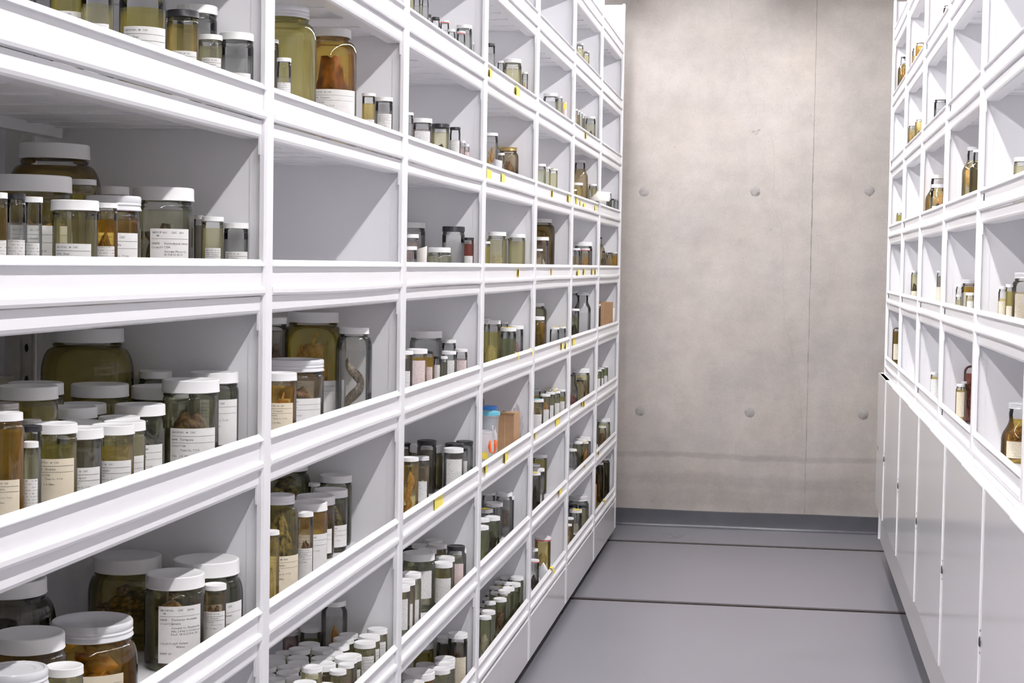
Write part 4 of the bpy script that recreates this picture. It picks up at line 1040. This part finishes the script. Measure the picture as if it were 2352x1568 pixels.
for q in NOTES: cnt.setdefault(q[:2], []).append(q)
for q in NOTES:
    bay, k, y, w, rel, h = q; same = sorted(cnt[q[:2]], key=lambda r: r[2])
    v = []; n = 5
    for j in range(2):
        for i in range(n+1):
            t = i/n; v.append((.0012+.007*(1-t)**2*(1 if (bay+k) % 2 else .4), -w/2+w*t, h/2-h*j))
    vb = [(a-.0006, b, c) for a, b, c in v]; m = n+1
    f = [(i, m+i, m+i+1, i+1) for i in range(n)] + [(2*m+i, 2*m+i+1, 3*m+i+1, 3*m+i) for i in range(n)]
    f += [(i, i+1, 2*m+i+1, 2*m+i) for i in range(n)] + [(m+i+1, m+i, 3*m+i, 3*m+i+1) for i in range(n)] + [(0, 2*m, 3*m, m), (n, m+n, 3*m+n, 2*m+n)]
    me = fix(mesh('sticky_note', (v+vb, f))); ul = me.uv_layers.new(name='UVMap')
    for lp in me.loops:
        c = me.vertices[lp.vertex_index].co; ul.data[lp.index].uv = ((c.y+w/2)/.06, (c.z+h/2)/.06)
    o = obj('sticky_note', me, NOTE_INK if w > .06 else YELLOW, None, (XL-.0073, y, ZL+SL*k+rel))
    tag(o, note_words(bay, k, same.index(q)+1, len(same)), 'note', 'yellow notes stuck along the shelf lips')
for i, (bay, k, y, w, rel, h) in enumerate(TABS):
    me = mesh('sticky_tab', MB().add(([(-.010, -.006, .004), (-.010, .006, .004), (.0015, .006, .0015), (.0015, -.006, .0015), (.003, .012, -.012), (.003, 0, -.012), (.0035, .018, -.026), (.0035, .006, -.026)], [(0, 3, 2, 1), (3, 5, 4, 2), (5, 7, 6, 4)])).vf())
    o = obj('sticky_tab', me, YELLOW, None, (XL+.0006, y, ZL+SL*k))
    if bay != 3: o.scale = (1, 2.6, 1)
    sd = o.modifiers.new('thickness', 'SOLIDIFY'); sd.thickness = .0006; sd.offset = 1
    wd = {0: 'left yellow tab folded over lip', 1: 'right yellow tab folded over lip'}.get(i, 'wide yellow tab folded over lip')
    tag(o, wd + ' of ' + place_words('L', bay, k), 'note', 'yellow tabs folded over shelf lips')

# ------------------------------------------------------------------ boxes, bags, papers
CARD = plain('cardboard', (.44, .265, .14), .8, var=.07, scale=30)
CARDL = plain('cardboard_edge', (.56, .38, .22), .8, var=.05, scale=60)
SHEET = plain('loose_paper', (.80, .76, .70), .8, var=.04, scale=12)
def film(name, tint, cloud):
    if name in MATS: return MATS[name]
    m, nt, out = nodes_mat(name); L = nt.links.new
    tr = N(nt, 'ShaderNodeBsdfTransparent', Color=rgb(tint)); p = N(nt, 'ShaderNodeBsdfPrincipled', Base_Color=rgb(tint), Roughness=.22)
    mx = N(nt, 'ShaderNodeMixShader', Fac=cloud); L(tr.outputs[0], mx.inputs[1]); L(p.outputs[0], mx.inputs[2]); L(mx.outputs[0], out.inputs[0]); MATS[name] = m; return m
FILM = film('plastic_film', (.84, .82, .83), .32); TUBCLEAR = film('clear_plastic', (.88, .89, .91), .28); TUBWHITE = film('milky_plastic', (.88, .87, .89), .6)
GREYBAG = film('grey_bag', (.50, .47, .45), .55); MINT = film('mint_film', (.62, .82, .74), .5)
def crumple(seed, sx, sy, sz, amp=.5, sub=3):
    vs, fs = ICO3; out = []; off = Vector((seed*2.3, seed*5.1, 0))
    for v in vs:
        d = 1+amp*noise.noise(v*2.2+off)+amp*.45*abs(noise.noise(v*5.5+off))+amp*.2*noise.noise(v*12+off)
        out.append((v.x*d*sx, v.y*d*sy, v.z*d*sz))
    lo = min(p[2] for p in out)
    return ([(x, y, z-lo) for x, y, z in out], fs)
def carton(name, label, x0, x1, y0, y1, z, h, flap=True):
    r = empty(name, ((x0+x1)/2, (y0+y1)/2, z)); w = (x1-x0)/2; d = (y1-y0)/2
    obj('box_body', mesh('box_body', MB().box(-w, w, -d, d, 0, h).vf()), CARD, r)
    if flap:
        f = mesh('box_flap', ([(-w, -d, h), (w, -d, h), (w+.008, -d-.014, h+.006), (-w, -d-.014, h+.008), (-w, -d, h+.002), (w, -d, h+.002), (w+.008, -d-.014, h+.008), (-w, -d-.014, h+.010)], [(0, 3, 2, 1), (4, 5, 6, 7), (0, 1, 5, 4), (1, 2, 6, 5), (2, 3, 7, 6), (3, 0, 4, 7)])); obj('box_flap', f, CARDL, r)
    obj('box_seam', mesh('box_seam', MB().box(-w-.0004, -w+.006, -d-.0006, -d, .004, h-.01).box(-.002, .0, -d-.0005, -d, .002, h-.002).vf()), CARDL, r)
    tag(r, label, 'box', 'cardboard boxes on the left rack'); return r
z3 = shelf_z('L', -2)+.0008
carton('cardboard_box', 'brown cardboard box beside plastic tubs, second shelf below eye level, fourth left bay', -.945, -.886, 5.40, 5.53, z3, .142)
carton('cardboard_box', 'brown cardboard box in last left bay by concrete wall, first shelf below eye level', -.945, -.880, 8.36, 8.52, shelf_z('L', -1)+.0008, .165, False)
carton('cardboard_box', 'narrow brown cardboard strip, lowest shelf of last left bay', -.905, -.890, 7.90, 8.00, shelf_z('L', -4)+.0008, .155, False)
def tub(label, x, y, rad, h, mat, lidm, lidh=.010, name='plastic_tub', taper=.82):
    r = empty(name, (x, y, z3))
    pr = [(0, .001), (rad*taper, .001), (rad*(taper+.04), .006), (rad, h-.008), (rad*1.08, h-.006), (rad*1.08, h)]
    obj('tub_body', fix(mesh('tub_body', lathe(pr, 24), True, 40)), mat, r)
    if lidm: obj('tub_lid', fix(mesh('tub_lid', lathe([(rad*1.0, 0), (rad*1.11, 0), (rad*1.11, lidh), (rad*1.0, lidh+.001), (0, lidh+.001)], 24), True, 35)), lidm, r, (0, 0, h))
    tag(r, label, 'tub', 'plastic tubs on the left rack'); return r
tub('clear plastic tub with bright blue lid, second shelf below eye level, fourth left bay', -.962, 5.29, .034, .168, TUBCLEAR, BLUE)
tub('wide clear plastic tub with turquoise lid, beside the cardboard box, fourth left bay', -.925, 5.12, .036, .166, TUBCLEAR, CYAN)
tub('milky plastic tub with orange clip behind yellow note, fourth left bay', -.912, 4.99, .026, .128, TUBWHITE, None)
ORANGE = plain('orange_plastic', (.95, .16, .02), .35)
pts = [(0, -.006+.0, .034), (0, -.008, .018), (0, -.006, .004), (0, .004, 0), (0, .010, .006), (0, .011, .022), (0, .0105, .036)]
o = obj('orange_clip', fix(mesh('orange_clip', tube([(a*1+q[1]*.9, q[1]*.4, q[2]*1.15) for q in pts for a in (0,)], lambda t: .0035+.0015*math.sin(t*9), 8), True)), ORANGE, None, (-.880, 4.955, z3+.062))
tag(o, 'bright orange plastic clip hooked on milky tub, fourth left bay', 'clip')
o = obj('paper_tag', mesh('paper_tag', box(-.009, .009, -.0004, .0004, 0, .022)), YELLOW, None, (-.902, 4.9590, z3+.042), .35); tag(o, 'yellow paper tag stuck on milky plastic tub, fourth left bay', 'note')
def bag(label, x, y, z, sx, sy, sz, mat, seed, amp=.5, name='plastic_bag'):
    o = obj(name, fix(mesh(name, crumple(seed, sx, sy, sz, amp), True, 60)), mat, None, (x, y, z)); tag(o, label, 'bag', 'plastic bags on the left rack'); return o
bag('large crumpled grey plastic bag behind blue-lidded tub, fourth left bay', -1.045, 5.42, z3, .052, .085, .108, GREYBAG, 3, .42)
bag('clear zip bag right of cardboard box, second shelf below eye level, fourth left bay', -.902, 5.578, z3, .018, .010, .070, FILM, 5, .5)
bag('crumpled white plastic wrap between milky tub and turquoise-lidded tub, fourth left bay', -.893, 5.051, z3, .010, .013, .060, TUBWHITE, 8, .55)
def sheet(name, label, loc, pts, mat=SHEET, cat='paper', th=.0008):
    """a bent card: pts are rows of (x,y,z), all rows the same length"""
    n = len(pts[0]); v = [p for r in pts for p in r]; f = [(j*n+i, j*n+i+1, (j+1)*n+i+1, (j+1)*n+i) for j in range(len(pts)-1) for i in range(n-1)]
    o = obj(name, mesh(name, (v, f), True), mat, None, loc); sd = o.modifiers.new('thickness', 'SOLIDIFY'); sd.thickness = th; tag(o, label, cat, 'loose papers on the shelves'); return o
zz = shelf_z('L', 1)+.0008
sheet('paper_sheet', 'large cream paper sheet leaning out over lip, first shelf above eye level, sixth left bay', (0, 0, zz), [[(-.905+.095*t, 7.595-.02*math.sin(t*3), .062-.012*t if False else .0675-.002*t) for t in (0, .25, .5, .75, 1)], [(-.907+.098*t, 7.60+.03*math.sin(t*3), .118-.010*t) for t in (0, .25, .5, .75, 1)]])
bpy.data.objects['paper_sheet'].location.z = zz
sheet('index_card', 'white index card standing before brass-lidded jar, first shelf above eye level, fourth left bay', (0, 0, zz), [[(-.9005+.028*t, 5.02-.02*t, .0005) for t in (0, .5, 1)], [(-.9005+.028*t, 5.03-.02*t, .094-.008*t) for t in (0, .5, 1)]], PANEL, 'card')
sheet('paper_sheet', 'folded cream paper right of cardboard box, first shelf below eye level, last left bay', (0, 0, shelf_z('L', -1)+.0008), [[(-.900+.024*t, 8.56+.03*abs(t-.5), .0005) for t in (0, .5, 1)], [(-.900+.024*t, 8.575+.03*abs(t-.5), .140-.01*t) for t in (0, .5, 1)]])
zz = shelf_z('L', 0)+.0008
sheet('index_card', 'small folded cream card between jars, eye-level shelf, third left bay', (0, 0, zz), [[(-.905+.026*t, 3.975-.008*t, .0005) for t in (0, .5, 1)], [(-.905+.026*t, 3.985-.008*t, .094+.008*t) for t in (0, .5, 1)]], SHEET, 'card')
zz = shelf_z('L', -4)+.0008
v = [(0, 0, 0)]
rows = []
for j in range(7):
    a = j/6*math.pi; w = .0215*math.sin(max(.25, min(a, math.pi-.02)) if j > 0 else .6); rows.append([(-.893+w*t, 6.2+.006*t*t, .001+.084*j/6) for t in (-1, -.5, 0, .5, 1)])
sheet('oval_card', 'white round-topped card behind yellow tab, lowest shelf, fifth left bay', (0, 0, zz), rows, PANEL, 'card')
zz = shelf_z('L', 2)+.0008
o = obj('paper_tube', fix(mesh('paper_tube', lathe([(0, 0), (.009, 0), (.009, .128), (.0075, .1285), (0, .1285)], 18), True, 40)), plain('pink_paper', (.80, .64, .58), .7, var=.03), None, (-.890, 6.56, zz))
tag(o, 'pale pink paper tube with yellow sticker, second shelf above eye level, fifth left bay', 'tube')
obj('sticker', mesh('sticker', box(-.0005, .0005, -.006, .006, 0, .024)), YELLOW, o, (.003, -.0093, .098), -1.25)
